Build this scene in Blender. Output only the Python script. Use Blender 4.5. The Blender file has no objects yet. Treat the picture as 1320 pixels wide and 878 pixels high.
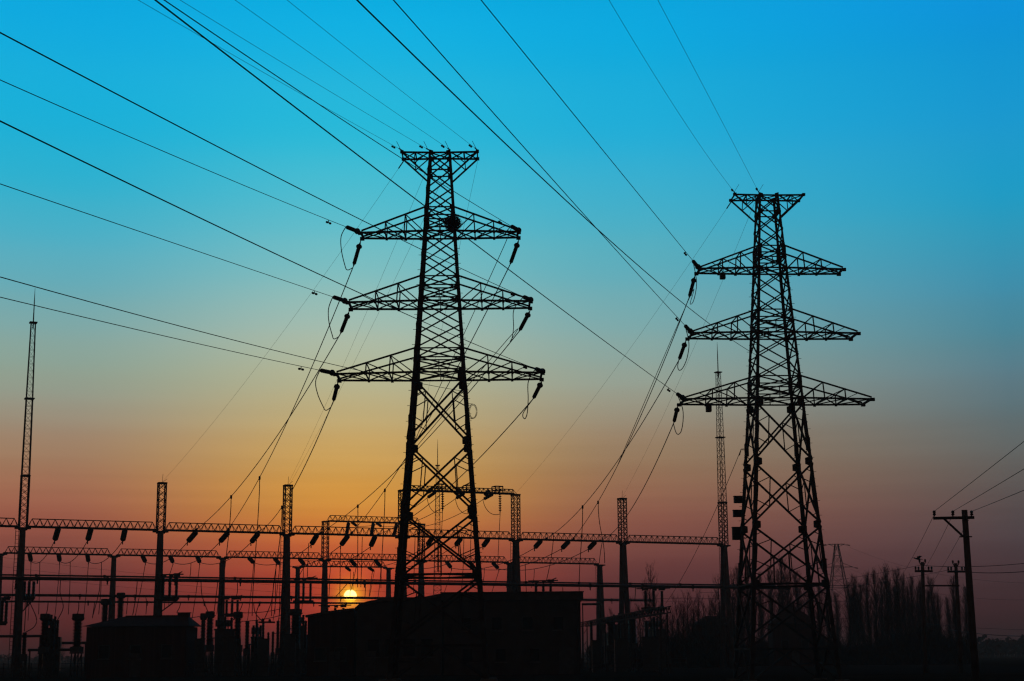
import bpy, bmesh, math, random
from mathutils import Vector, Matrix
R = math.radians
V = Vector
random.seed(7)
SC = bpy.context.scene
COL = SC.collection

# ------------------------------------------------------------------ camera
F_PX, PITCH, ROLL, CAM_H = 2066.0, R(11.14), R(0.448), 1.6
_c, _s, _cr, _sr = math.cos(PITCH), math.sin(PITCH), math.cos(ROLL), math.sin(ROLL)
FWD = V((0, _c, _s))
UP0 = V((0, -_s, _c)); RT0 = V((1, 0, 0))
RT = RT0 * _cr - UP0 * _sr
UP = RT0 * _sr + UP0 * _cr
CAM = V((0, 0, CAM_H))
cam_data = bpy.data.cameras.new('camera')
cam_data.sensor_width = 36.0
cam_data.lens = 36.0 * F_PX / 1320.0
cam_data.clip_start = 0.1
cam_data.clip_end = 20000.0
cam = bpy.data.objects.new('camera', cam_data)
COL.objects.link(cam)
m = Matrix.Identity(4)
for i in range(3):
    m[i][0], m[i][1], m[i][2], m[i][3] = RT[i], UP[i], -FWD[i], CAM[i]
cam.matrix_world = m
SC.camera = cam
SC.view_settings.view_transform = 'Standard'
SC.view_settings.look = 'None'
SC.view_settings.exposure = 0.0
SC.view_settings.gamma = 1.0
SC.view_settings.use_curve_mapping = False
SC.cycles.max_bounces = 4
SC.cycles.filter_width = 1.3


def ray(px, py):
    return (RT * (px - 660.0) - UP * (py - 439.0) + FWD * F_PX).normalized()


def P(px, py, Y):                      # the point seen at a pixel, Y metres ahead
    d = ray(px, py)
    return CAM + d * (Y / d.y)


def PZ(px, py, z):                     # the point seen at a pixel, at height z
    d = ray(px, py)
    return CAM + d * ((z - CAM_H) / d.z)


def proj(p):
    q = V(p) - CAM
    d = q.dot(FWD)
    return (660.0 + F_PX * q.dot(RT) / d, 439.0 - F_PX * q.dot(UP) / d)


# ------------------------------------------------------------------ sky and sun
SUN_DIR = ray(451.5, 768.5)
SUN_AZ = math.atan2(SUN_DIR.x, SUN_DIR.y)
SUN_EL = math.asin(SUN_DIR.z)


def lin(c):
    out = []
    for v in c:
        v = v / 255.0
        out.append(v / 12.92 if v <= 0.04045 else ((v + 0.055) / 1.055) ** 2.4)
    return out


# dusk colours at four bearings, each a list of (image row, colour)
SKY_L = [(0,(1,169,227)),(100,(16,179,228)),(200,(29,183,222)),(270,(55,184,214)),(331,(85,183,205)),(390,(113,180,190)),(441,(138,178,174)),(485,(152,173,158)),(521,(161,164,146)),(560,(170,148,124)),(600,(176,133,103)),(661,(174,104,82)),(726,(146,78,71)),(758,(129,61,61)),(806,(106,43,42)),(842,(66,35,36))]
SKY_S = [(0,(1,177,231)),(100,(29,187,229)),(201,(55,194,222)),(301,(105,198,211)),(365,(142,200,199)),(426,(176,200,184)),(470,(190,196,165)),(506,(198,190,147)),(555,(215,183,119)),(611,(228,171,85)),(656,(238,159,67)),(695,(230,122,61)),(733,(214,88,54)),(757,(209,72,47)),(790,(190,64,50)),(815,(140,52,47)),(842,(80,38,38))]
SKY_M = [(0,(1,170,227)),(100,(18,177,226)),(201,(43,181,221)),(301,(80,183,206)),(370,(108,181,193)),(431,(135,179,179)),(470,(151,175,166)),(505,(161,168,152)),(555,(164,146,122)),(600,(162,128,99)),(661,(159,103,84)),(716,(134,77,71)),(771,(107,54,57)),(806,(87,41,44)),(842,(52,32,34))]
SKY_R = [(0,(7,148,224)),(100,(11,154,218)),(201,(25,159,213)),(300,(36,161,201)),(401,(67,149,178)),(455,(80,141,160)),(500,(96,133,146)),(550,(101,121,126)),(601,(108,110,108)),(650,(100,91,90)),(704,(90,75,79)),(781,(78,50,54)),(842,(46,34,37))]
SKY_AZ = [math.atan((x - 660.0) / F_PX) for x in (60, 451, 840, 1310)]
SKY_COLS = [SKY_L, SKY_S, SKY_M, SKY_R]
EL_MIN, EL_MAX = R(-3), R(60)

world = bpy.data.worlds.new('World')
SC.world = world
world.use_nodes = True
wt = world.node_tree
for n in list(wt.nodes):
    wt.nodes.remove(n)


def N(kind, **kw):
    n = wt.nodes.new(kind)
    for k, v in kw.items():
        setattr(n, k, v)
    return n


def MA(op, a, b=None, c=None, clamp=False):
    n = N('ShaderNodeMath', operation=op, use_clamp=clamp)
    for i, v in enumerate((a, b, c)):
        if v is None:
            continue
        if isinstance(v, (int, float)):
            n.inputs[i].default_value = v
        else:
            wt.links.new(v, n.inputs[i])
    return n.outputs[0]


def MIX(fac, a, b, mode='MIX'):
    n = N('ShaderNodeMix', data_type='RGBA', blend_type=mode)
    n.clamp_factor = True
    for s_, v in ((n.inputs[0], fac), (n.inputs[6], a), (n.inputs[7], b)):
        if isinstance(v, (int, float)):
            s_.default_value = v
        elif isinstance(v, (tuple, list)):
            s_.default_value = (*v, 1.0)
        else:
            wt.links.new(v, s_)
    return n.outputs[2]


def SMOOTH(x, a, b, kind='SMOOTHSTEP'):
    n = N('ShaderNodeMapRange', interpolation_type=kind)
    wt.links.new(x, n.inputs[0])
    n.inputs[1].default_value = a; n.inputs[2].default_value = b
    n.inputs[3].default_value = 0.0; n.inputs[4].default_value = 1.0
    return n.outputs[0]


tc = N('ShaderNodeTexCoord')
sep = N('ShaderNodeSeparateXYZ')
wt.links.new(tc.outputs['Generated'], sep.inputs[0])
elev = MA('ARCSINE', sep.outputs[2])
azim = MA('ARCTAN2', sep.outputs[0], sep.outputs[1])
u = MA('DIVIDE', MA('SUBTRACT', elev, EL_MIN), EL_MAX - EL_MIN)


def ramp(cols, zenith):
    n = N('ShaderNodeValToRGB')
    cr = n.color_ramp
    cr.interpolation = 'CARDINAL'
    stops = []
    for y, c in cols:
        el = math.asin(ray(660, y).z)
        stops.append(((el - EL_MIN) / (EL_MAX - EL_MIN), lin(c)))
    top = lin(cols[0][1])
    e0 = (math.asin(ray(660, 0).z) - EL_MIN) / (EL_MAX - EL_MIN)
    stops.append((e0 + 0.035, [a * 0.75 for a in top]))
    stops.append((e0 + 0.13, [a * 0.16 for a in top]))
    stops.append((0.72, [a * 0.03 + z for a, z in zip(top, zenith)]))
    stops.append((1.0, zenith))
    stops.append((0.0, [a * 0.5 for a in lin(cols[-1][1])]))
    stops.sort(key=lambda q: q[0])
    while len(cr.elements) < len(stops):
        cr.elements.new(0.5)
    for e, (p, c) in zip(cr.elements, stops):
        e.position = p
        e.color = (*c, 1.0)
    wt.links.new(u, n.inputs[0])
    return n.outputs[0]


ZEN = (0.003, 0.008, 0.014)
outs = [ramp(c, ZEN) for c in SKY_COLS]
col = outs[0]
for i in range(3):
    col = MIX(SMOOTH(azim, SKY_AZ[i], SKY_AZ[i + 1], 'LINEAR' if i == 2 else 'SMOOTHSTEP'), col, outs[i + 1])
# away from the sunset the dusk sky falls off into blue grey
far_az = SMOOTH(MA('ABSOLUTE', MA('SUBTRACT', azim, SUN_AZ * 0.0)), R(19), R(42))
dusk = N('ShaderNodeValToRGB')
dusk.color_ramp.elements[0].position = 0.0
dusk.color_ramp.elements[0].color = (0.026, 0.014, 0.012, 1)
dusk.color_ramp.elements[1].position = 0.5
dusk.color_ramp.elements[1].color = (0.016, 0.010, 0.010, 1)
wt.links.new(u, dusk.inputs[0])
col = MIX(far_az, col, dusk.outputs[0])
def SCALE(c, f):
    n = N('ShaderNodeVectorMath', operation='SCALE')
    if isinstance(c, tuple):
        n.inputs[0].default_value = c
    else:
        wt.links.new(c, n.inputs[0])
    if isinstance(f, (int, float)):
        n.inputs[3].default_value = f
    else:
        wt.links.new(f, n.inputs[3])
    return n.outputs[0]


def ADD(a, b):
    n = N('ShaderNodeVectorMath', operation='ADD')
    wt.links.new(a, n.inputs[0]); wt.links.new(b, n.inputs[1])
    return n.outputs[0]


# faint level streaks of dirtier air low in the sky
cmb = N('ShaderNodeCombineXYZ')
wt.links.new(MA('MULTIPLY', azim, 5.0), cmb.inputs[0])
wt.links.new(MA('MULTIPLY', elev, 130.0), cmb.inputs[1])
nz = N('ShaderNodeTexNoise')
nz.inputs['Scale'].default_value = 1.0; nz.inputs['Detail'].default_value = 4.0
wt.links.new(cmb.outputs[0], nz.inputs['Vector'])
lowness = MA('SUBTRACT', 1.0, SMOOTH(elev, R(1.0), R(11.0)))
streak = MA('ADD', 1.0, MA('MULTIPLY', MA('MULTIPLY', MA('SUBTRACT', nz.outputs[0], 0.5), 0.34), lowness))


# the sun's disc and the glow round it
dotn = N('ShaderNodeVectorMath', operation='DOT_PRODUCT')
wt.links.new(tc.outputs['Generated'], dotn.inputs[0])
dotn.inputs[1].default_value = SUN_DIR
ang = MA('ARCCOSINE', MA('MINIMUM', dotn.outputs['Value'], 0.9999999))
angd = MA('MULTIPLY', ang, 180.0 / math.pi)
glow1 = MA('EXPONENT', MA('MULTIPLY', angd, -1.0 / 0.20))
glow2 = MA('EXPONENT', MA('MULTIPLY', angd, -1.0 / 0.36))
glow3 = MA('EXPONENT', MA('MULTIPLY', angd, -1.0 / 1.2))
disc = MA('SUBTRACT', 1.0, SMOOTH(angd, 0.195, 0.245))


col = SCALE(col, streak)
col = ADD(col, SCALE((0.35, 2.3, 0.0), glow1))
col = ADD(col, SCALE((2.0, 0.12, 0.0), glow2))
col = ADD(col, SCALE((0.26, 0.03, 0.003), glow3))
low = SMOOTH(elev, SUN_EL - R(0.17), SUN_EL + R(0.06))
disc_col = MIX(low, (0.9, 0.36, 0.02), (3.0, 2.5, 1.1))
col = ADD(col, SCALE(disc_col, disc))
sky = N('ShaderNodeTexSky', sky_type='NISHITA')
sky.sun_disc = False
sky.sun_elevation = SUN_EL
sky.sun_rotation = SUN_AZ
sky.air_density = 1.5; sky.dust_density = 3.0
col = ADD(col, SCALE(sky.outputs[0], 0.0008))
bg = N('ShaderNodeBackground')
bg.inputs[1].default_value = 1.0
wt.links.new(col, bg.inputs[0])
wo = N('ShaderNodeOutputWorld')
wt.links.new(bg.outputs[0], wo.inputs[0])

sun_data = bpy.data.lights.new('sun', 'SUN')
sun_data.energy = 0.02
sun_data.angle = R(0.53)
sun_data.color = (1.0, 0.46, 0.16)
sun = bpy.data.objects.new('sun', sun_data)
COL.objects.link(sun)
sun.rotation_euler = (-SUN_DIR).to_track_quat('-Z', 'Y').to_euler()
sun.location = (0, 0, 60)


# ------------------------------------------------------------------ materials
def material(name, base, var=0.25, scale=3.0, rough=0.8, metal=0.0, bump=0.0, detail=5.0, kind='noise', spec=0.25):
    mt = bpy.data.materials.new(name)
    mt.use_nodes = True
    nt = mt.node_tree
    b = nt.nodes['Principled BSDF']
    b.inputs['Roughness'].default_value = rough
    b.inputs['Metallic'].default_value = metal
    b.inputs['Specular IOR Level'].default_value = spec
    t = nt.nodes.new('ShaderNodeTexCoord')
    n = nt.nodes.new('ShaderNodeTexNoise')
    n.inputs['Scale'].default_value = scale
    n.inputs['Detail'].default_value = detail
    nt.links.new(t.outputs['Object'], n.inputs['Vector'])
    r = nt.nodes.new('ShaderNodeValToRGB')
    r.color_ramp.elements[0].position = 0.3
    r.color_ramp.elements[1].position = 0.72
    r.color_ramp.elements[0].color = (*[c * (1 - var) for c in base], 1)
    r.color_ramp.elements[1].color = (*[min(1, c * (1 + var)) for c in base], 1)
    fac = n.outputs[0]
    if kind == 'brick':
        br = nt.nodes.new('ShaderNodeTexBrick')
        br.inputs['Scale'].default_value = 3.0
        br.inputs['Color1'].default_value = (*base, 1)
        br.inputs['Color2'].default_value = (*[c * 0.7 for c in base], 1)
        br.inputs['Mortar'].default_value = (*[c * 0.5 for c in base], 1)
        nt.links.new(t.outputs['Object'], br.inputs['Vector'])
        mx = nt.nodes.new('ShaderNodeMix'); mx.data_type = 'RGBA'; mx.blend_type = 'MULTIPLY'
        mx.inputs[0].default_value = 0.4
        nt.links.new(br.outputs[0], mx.inputs[6]); nt.links.new(r.outputs[0], mx.inputs[7])
        nt.links.new(mx.outputs[2], b.inputs['Base Color'])
    else:
        nt.links.new(r.outputs[0], b.inputs['Base Color'])
    nt.links.new(fac, r.inputs[0])
    if bump:
        bp = nt.nodes.new('ShaderNodeBump')
        bp.inputs['Strength'].default_value = bump
        nt.links.new(n.outputs[0], bp.inputs['Height'])
        nt.links.new(bp.outputs[0], b.inputs['Normal'])
    return mt


M_STEEL = material('weathered_steel', (0.10, 0.10, 0.10), 0.35, 2.0, 0.75, 0.0, spec=0.08)
M_STEEL2 = material('grey_steel', (0.12, 0.118, 0.115), 0.3, 4.0, 0.75, spec=0.08)
M_CONC = material('concrete', (0.22, 0.215, 0.205), 0.25, 1.5, 0.95, bump=0.2, spec=0.04)
M_PORC = material('brown_porcelain', (0.045, 0.03, 0.022), 0.3, 8.0, 0.4)
M_WIRE = material('aluminium_wire', (0.09, 0.09, 0.09), 0.25, 5.0, 0.7)
M_PIPE = material('aluminium_pipe', (0.15, 0.148, 0.145), 0.2, 2.0, 0.7, spec=0.08)
M_PAINT = material('grey_paint', (0.14, 0.15, 0.15), 0.2, 3.0, 0.6)
M_DARKP = material('dark_blue_paint', (0.03, 0.035, 0.05), 0.2, 3.0, 0.6)
M_WALL = material('rendered_wall', (0.13, 0.122, 0.112), 0.2, 0.8, 0.95, bump=0.1, spec=0.04)
M_BRICK = material('brick_wall', (0.2, 0.1, 0.08), 0.3, 2.0, 0.92, kind='brick')
M_ROOF = material('roof_tiles', (0.09, 0.06, 0.055), 0.3, 3.0, 0.9, bump=0.2)
M_ROOFM = material('roof_sheet', (0.16, 0.16, 0.16), 0.2, 2.0, 0.7)
M_GLASS = material('window_glass', (0.02, 0.024, 0.028), 0.2, 1.0, 0.15)
M_BARK = material('grey_bark', (0.085, 0.075, 0.065), 0.4, 6.0, 0.95)
M_TWIG = material('winter_twigs', (0.13, 0.115, 0.10), 0.4, 3.0, 0.95, spec=0.0)
M_NEST = material('nest_twigs', (0.05, 0.04, 0.03), 0.5, 9.0, 0.95)
M_SOIL = material('bare_soil', (0.05, 0.036, 0.028), 0.5, 0.15, 1.0, bump=0.5, detail=10, spec=0.0)
M_LEAF = material('dry_brush', (0.058, 0.043, 0.035), 0.5, 1.0, 1.0, spec=0.0)


# ------------------------------------------------------------------ mesh building
class MB:
    K = 1.0                                           # thickens bars while a pylon is built

    def __init__(self):
        self.v, self.f = [], []

    def add(self, vs, fs):
        o = len(self.v)
        self.v += [tuple(q) for q in vs]
        self.f += [tuple(i + o for i in f) for f in fs]

    def bar(self, p, q, w, h=None, up=None):          # a square bar from p to q
        p, q = V(p), V(q)
        w *= self.K; h = h * self.K if h else w
        d = q - p
        if d.length < 1e-5:
            return
        d.normalize()
        up = V(up) if up is not None else V((0, 0, 1))
        if abs(d.dot(up)) > 0.97:
            up = V((0, 1, 0)) if abs(d.y) < 0.9 else V((1, 0, 0))
        x = d.cross(up).normalized() * (w / 2)
        y = x.cross(d).normalized() * (h / 2)
        vs = [p - x - y, p + x - y, p + x + y, p - x + y, q - x - y, q + x - y, q + x + y, q - x + y]
        self.add(vs, [(3, 2, 1, 0), (4, 5, 6, 7), (0, 1, 5, 4), (1, 2, 6, 5), (2, 3, 7, 6), (3, 0, 4, 7)])

    def angle(self, p, q, w, sx, sy, t=None):         # an L section along a tower corner
        t = t or w * 0.16
        p, q = V(p), V(q)
        o1 = V((-sx * w / 2, 0, 0)); o2 = V((0, -sy * w / 2, 0))
        self.bar(p + o1, q + o1, w, t, up=(0, 1, 0))
        self.bar(p + o2 - V((0, sy * t * 0.6, 0)), q + o2 - V((0, sy * t * 0.6, 0)), t, w, up=(0, 1, 0))

    def box(self, c, size, rz=0.0):
        c = V(c)
        hx, hy, hz = size[0] / 2, size[1] / 2, size[2] / 2
        cz, sz = math.cos(rz), math.sin(rz)
        vs = []
        for z in (-hz, hz):
            for x, y in ((-hx, -hy), (hx, -hy), (hx, hy), (-hx, hy)):
                vs.append((c.x + x * cz - y * sz, c.y + x * sz + y * cz, c.z + z))
        self.add(vs, [(3, 2, 1, 0), (4, 5, 6, 7), (0, 1, 5, 4), (1, 2, 6, 5), (2, 3, 7, 6), (3, 0, 4, 7)])

    def tube(self, pts, r, n=6, cap=True):            # r: number or list
        pts = [V(p) for p in pts]
        k = len(pts)
        rs = r if isinstance(r, (list, tuple)) else [r] * k
        ref = None
        rings = []
        for i, p in enumerate(pts):
            d = (pts[min(i + 1, k - 1)] - pts[max(i - 1, 0)])
            if d.length < 1e-9:
                d = V((0, 0, 1))
            d.normalize()
            if ref is None:
                ref = V((0, 0, 1)) if abs(d.z) < 0.9 else V((0, 1, 0))
            x = d.cross(ref)
            if x.length < 1e-4:
                x = d.cross(V((1, 0.3, 0)))
            x.normalize()
            y = d.cross(x).normalized()
            ref = y if False else ref
            rings.append([p + (x * math.cos(2 * math.pi * j / n) + y * math.sin(2 * math.pi * j / n)) * rs[i] for j in range(n)])
        vs = [q for ring in rings for q in ring]
        fs = []
        for i in range(k - 1):
            for j in range(n):
                a, b = i * n + j, i * n + (j + 1) % n
                fs.append((a, b, b + n, a + n))
        if cap:
            fs.append(tuple(range(n - 1, -1, -1)))
            fs.append(tuple((k - 1) * n + j for j in range(n)))
        self.add(vs, fs)

    def lathe(self, base, axis, prof, n=10):          # prof: (distance along the axis, radius)
        base, axis = V(base), V(axis).normalized()
        self.tube([base + axis * h for h, _ in prof], [r for _, r in prof], n)

    def prism(self, poly, d):                         # a convex or simple outline swept along d
        k = len(poly)
        d = V(d)
        vs = [V(p) for p in poly] + [V(p) + d for p in poly]
        fs = [tuple(range(k)), tuple(range(2 * k - 1, k - 1, -1))]
        for i in range(k):
            j = (i + 1) % k
            fs.append((i, i + k, j + k, j))
        self.add(vs, fs)

    def build(self, name, mat, parent=None, smooth=False):
        me = bpy.data.meshes.new(name)
        me.from_pydata(self.v, [], self.f)
        me.materials.append(mat)
        if smooth:
            me.polygons.foreach_set('use_smooth', [True] * len(me.polygons))
        me.update()
        o = bpy.data.objects.new(name, me)
        COL.objects.link(o)
        if parent is not None:
            o.parent = parent
        return o


def tag(o, label=None, cat=None, group=None, kind=None):
    if label: o['label'] = label
    if cat: o['category'] = cat
    if group: o['group'] = group
    if kind: o['kind'] = kind
    return o


def empty(name, label, cat, loc=(0, 0, 0), rz=0.0, group=None):
    o = bpy.data.objects.new(name, None)
    COL.objects.link(o)
    o.location = loc
    o.rotation_euler = (0, 0, rz)
    return tag(o, label, cat, group)


def copy_tree(o, parent=None):
    c = o.copy()
    COL.objects.link(c)
    if parent is not None:
        c.parent = parent
    for ch in list(o.children):
        copy_tree(ch, c)
    return c


def lerp(a, b, t):
    return V(a) * (1 - t) + V(b) * t


# ------------------------------------------------------------------ ground
g = MB()
g.add([(-6000, -400, 0), (6000, -400, 0), (6000, 9000, 0), (-6000, 9000, 0)], [(0, 1, 2, 3)])
tag(g.build('ground', M_SOIL), kind='structure')
yd = MB()
yd.add([(-95, 128, 0.004), (46, 128, 0.004), (70, 262, 0.004), (-120, 262, 0.004)], [(0, 1, 2, 3)])
M_GRAVEL = material('yard_gravel', (0.05, 0.044, 0.04), 0.4, 6.0, 1.0, bump=0.4, spec=0.0)
tag(yd.build('yard_ground', M_GRAVEL), kind='structure')

# evening air: one even box of haze round the camera and everything built
hz = MB(); hz.box((0, 450, 22.5), (2600, 1300, 47))
M_AIR = bpy.data.materials.new('evening_air'); M_AIR.use_nodes = True
nt = M_AIR.node_tree
for n in list(nt.nodes):
    if n.type != 'OUTPUT_MATERIAL':
        nt.nodes.remove(n)
pv = nt.nodes.new('ShaderNodeVolumePrincipled')
pv.inputs['Color'].default_value = (1.0, 0.64, 0.53, 1)
pv.inputs['Density'].default_value = 0.0007
pv.inputs['Anisotropy'].default_value = 0.3
nt.links.new(pv.outputs[0], [n for n in nt.nodes if n.type == 'OUTPUT_MATERIAL'][0].inputs['Volume'])
tag(hz.build('haze', M_AIR), kind='stuff')

# ------------------------------------------------------------------ the two pylons
ZB = CAM_H
Z_TOP, Z_STRUT = 29.43 + ZB, 28.35 + ZB
ARMS = [(24.54 + ZB, 26.02 + ZB, 4.60, 0.655), (20.29 + ZB, 21.78 + ZB, 5.26, 0.95), (16.03 + ZB, 17.45 + ZB, 5.90, 1.12)]
A_TOP, B_TOP = 2.24, 0.72


def half_w(z):
    z -= ZB
    if z > 16.0:
        return 0.63 + (29.43 - z) * (1.49 - 0.63) / 13.43
    return 1.49 + (16.0 - z) * (2.78 - 1.49) / 17.6


def corner(sx, sy, z):
    w = half_w(z)
    return V((sx * w, sy * w, z))


FACES = [((-1, -1), (1, -1)), ((1, -1), (1, 1)), ((1, 1), (-1, 1)), ((-1, 1), (-1, -1))]


def make_pylon(label, loc, rz):
    root = empty('lattice_pylon', label, 'pylon', loc, rz)
    waist = ARMS[2][0] - 0.3
    big = [waist, 12.02 + ZB, 8.1 + ZB, 4.5 + ZB, 0.62 + ZB]
    # legs, each with its step bolts
    legs = {}
    for sx in (-1, 1):
        for sy in (-1, 1):
            b = MB()
            zs = [0.25, 4.5 + ZB, 12.02 + ZB, 16 + ZB, 24.5 + ZB, Z_TOP]
            ws = [0.21, 0.20, 0.175, 0.15, 0.12]
            for i in range(5):
                b.angle(corner(sx, sy, zs[i]), corner(sx, sy, zs[i + 1]), ws[i], sx, sy)
            for q in range(5):                       # splice plates
                z = zs[q] + 1.1
                b.box(corner(sx, sy, z) - V((sx * 0.09, sy * 0.09, 0)), (0.24, 0.24, 0.8 if q else 0.4))
            s = b
            z = 2.6
            k = 0
            while z < 24.5 + ZB:
                c0 = corner(sx, sy, z)
                s.bar(c0, c0 + (V((sx * 0.17, 0, 0)) if k % 2 else V((0, sy * 0.17, 0))), 0.022)
                z += 0.45; k += 1
            legs[(sx, sy)] = b.build('leg', M_STEEL, root)
            f = MB()
            c0 = corner(sx, sy, 0.0)
            f.lathe((c0.x, c0.y, -0.6), (0, 0, 1), [(0, 0.55), (0.85, 0.5), (1.0, 0.42)], 12)
            f.build('footing', M_CONC, root)
    # gusset plates
    gz = [waist] + big[1:4]
    for z in gz:
        for (a, c) in FACES:
            ca, cc = corner(*a, z), corner(*c, z)
            d = (cc - ca).normalized()
            up = V((0, 0, 1))
            nrm = d.cross(up)
            for cpt, dd, key in ((ca, d, a), (cc, -d, c)):
                w, h = 0.44, 0.66
                poly = [cpt + up * h * 0.5, cpt + up * h * 0.3 + dd * w, cpt - up * h * 0.3 + dd * w, cpt - up * h * 0.5]
                gp = MB()
                gp.prism([p + nrm * 0.012 for p in poly], nrm * -0.024)
                gp.build('gusset_plate', M_STEEL, legs[key])
    upz = [Z_TOP, Z_STRUT] + [q for a in ARMS for q in (a[1], a[0])]
    b = MB()
    for z in upz:
        for (a, c) in FACES:
            ca, cc = corner(*a, z), corner(*c, z)
            d = (cc - ca).normalized(); up = V((0, 0, 1)); nrm = d.cross(up)
            for cpt, dd in ((ca, d), (cc, -d)):
                poly = [cpt + up * 0.2, cpt + up * 0.12 + dd * 0.25, cpt - up * 0.12 + dd * 0.25, cpt - up * 0.2]
                b.prism([p + nrm * 0.012 for p in poly], nrm * -0.024)
    # upper body bracing
    segs = [(Z_TOP, Z_STRUT, 1)]
    segs.append((Z_STRUT, ARMS[0][1], 2))
    segs.append((ARMS[0][1], ARMS[0][0], 2))
    segs.append((ARMS[0][0], ARMS[1][1], 2))
    segs.append((ARMS[1][1], ARMS[1][0], 2))
    segs.append((ARMS[1][0], ARMS[2][1], 2))
    segs.append((ARMS[2][1], ARMS[2][0], 2))
    for z0, z1, k in segs:
        inner = z0 in (ARMS[0][1], ARMS[1][1], ARMS[2][1])
        for i in range(k):
            a0 = z0 + (z1 - z0) * i / k
            a1 = z0 + (z1 - z0) * (i + 1) / k
            for (p, q) in FACES:
                b.bar(corner(*p, a0), corner(*q, a1), 0.07)
                b.bar(corner(*q, a0), corner(*p, a1), 0.07)
                if inner or i == 0:
                    b.bar(corner(*p, a0), corner(*q, a0), 0.065)
            if inner and i == 0:
                for (p, q) in FACES[::2]:
                    m0 = (corner(*p, a1) + corner(*q, a1)) / 2
                    m1 = (corner(*p, z1) + corner(*q, z1)) / 2
                    b.bar(m0, m1, 0.05)
    for z in [Z_TOP] + [a[0] for a in ARMS]:
        for (p, q) in FACES:
            b.bar(corner(*p, z), corner(*q, z), 0.085)
        b.bar(corner(-1, -1, z), corner(1, 1, z), 0.055)
        b.bar(corner(1, -1, z), corner(-1, 1, z), 0.055)
    b.build('upper_bracing', M_STEEL, root)
    # lower body bracing: big crosses with secondary struts
    b = MB()
    for i in range(4):
        z0, z1 = big[i], big[i + 1]
        zt, zb_ = z0 - 0.12, z1 + 0.12
        if i == 0:
            zt = z0
        for (p, q) in FACES:
            A, Bq = corner(*p, zt), corner(*q, zt)
            Cq, D = corner(*p, zb_), corner(*q, zb_)
            b.bar(A, D, 0.105)
            b.bar(Bq, Cq, 0.105)
            wa, wb = (Bq - A).length, (D - Cq).length
            t = wa / (wa + wb)
            X = lerp(A, D, t)
            if i == 2:
                b.bar(X, (Cq + D) / 2, 0.075)
            for top, bot in ((A, Cq), (Bq, D)):
                m1, m2 = lerp(top, X, 0.5), lerp(bot, X, 0.5)
                b.bar(m1, m2, 0.055)
                b.bar(m1, lerp(top, bot, 0.36), 0.05)
                b.bar(m2, lerp(top, bot, 0.60), 0.05)
                b.bar(lerp(top, X, 0.22), lerp(top, bot, 0.17), 0.045)
                b.bar(lerp(bot, X, 0.22), lerp(top, bot, 0.82), 0.045)
    for z, th in ((big[3], 0.1), (big[4], 0.1)):
        for (p, q) in FACES:
            b.bar(corner(*p, z), corner(*q, z), th)
        mids = [(corner(*p, z) + corner(*q, z)) / 2 for (p, q) in FACES]
        for k in range(4):
            b.bar(mids[k], mids[(k + 1) % 4], 0.075)
    for (p, q) in FACES:
        z = big[4]
        mid = (corner(*p, z) + corner(*q, z)) / 2
        for c in (p, q):
            b.bar(mid, corner(*c, 0.3), 0.09)
            b.bar(lerp(mid, corner(*c, 0.3), 0.5), corner(*c, 1.4), 0.05)
    b.build('lower_bracing', M_STEEL, root)
    # crossarms
    for zb, zt, a, tip in ARMS:
        for sx in (-1, 1):
            b = MB()
            fr = [0.0, 0.31, 0.62, 1.0]
            bot, top = {}, {}
            for sy in (-1, 1):
                c0, c1 = corner(sx, sy, zb), corner(sx, sy, zt)
                e = V((sx * a, sy * tip, zb - 0.02))
                e2 = V((sx * a, sy * tip, zb + 0.1))
                bot[sy] = [lerp(c0, e, t) for t in fr]
                top[sy] = [lerp(c1, e2, t) for t in fr]
                b.bar(c0, e, 0.1)
                b.bar(c1, e2, 0.085)
                for k in (1, 2):
                    b.bar(bot[sy][k], top[sy][k], 0.065)
                b.bar(top[sy][1], bot[sy][0], 0.055)
                b.bar(top[sy][2], bot[sy][1], 0.055)
                b.bar(lerp(top[sy][2], top[sy][3], 0.5), bot[sy][2], 0.04)
            for k in range(4):
                b.bar(bot[-1][k], bot[1][k], 0.07 if k < 3 else 0.11)
            for k in (1, 2):
                b.bar(top[-1][k], top[1][k], 0.05)
            for k in range(3):
                b.bar(bot[-1][k], bot[1][k + 1], 0.055)
                b.bar(bot[1][k], bot[-1][k + 1], 0.055)
            for sy in (-1, 1):                        # attachment plates at the tip
                e = bot[sy][3]
                b.box(e + V((sx * 0.06, 0, -0.03)), (0.26, 0.16, 0.2))
                b.box(bot[sy][1] + V((0, 0, -0.05)), (0.16, 0.1, 0.14))
                b.box(bot[sy][2] + V((0, 0, -0.05)), (0.14, 0.1, 0.12))
            b.build('crossarm', M_STEEL, root)
    # short top beam with struts
    for sx in (-1, 1):
        b = MB()
        for sy in (-1, 1):
            c0 = corner(sx, sy, Z_TOP)
            e = V((sx * A_TOP, sy * B_TOP, Z_TOP))
            b.bar(c0, e, 0.09)
            st = corner(sx, sy, Z_STRUT - 0.35)
            b.bar(st, e, 0.085)
            mt_, ms = lerp(c0, e, 0.52), lerp(st, e, 0.52)
            b.bar(mt_, ms, 0.05)
            b.bar(ms, lerp(c0, e, 0.05), 0.05)
            b.box(e + V((0, 0, 0.02)), (0.2, 0.2, 0.16))
        for t0, t1 in ((0, 0.5), (0.5, 1)):
            p0, p1 = lerp(corner(sx, -1, Z_TOP), (sx * A_TOP, -B_TOP, Z_TOP), t0), lerp(corner(sx, -1, Z_TOP), (sx * A_TOP, -B_TOP, Z_TOP), t1)
            q0, q1 = lerp(corner(sx, 1, Z_TOP), (sx * A_TOP, B_TOP, Z_TOP), t0), lerp(corner(sx, 1, Z_TOP), (sx * A_TOP, B_TOP, Z_TOP), t1)
            b.bar(p0, q1, 0.05); b.bar(q0, p1, 0.05); b.bar(p1, q1, 0.07)
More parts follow.
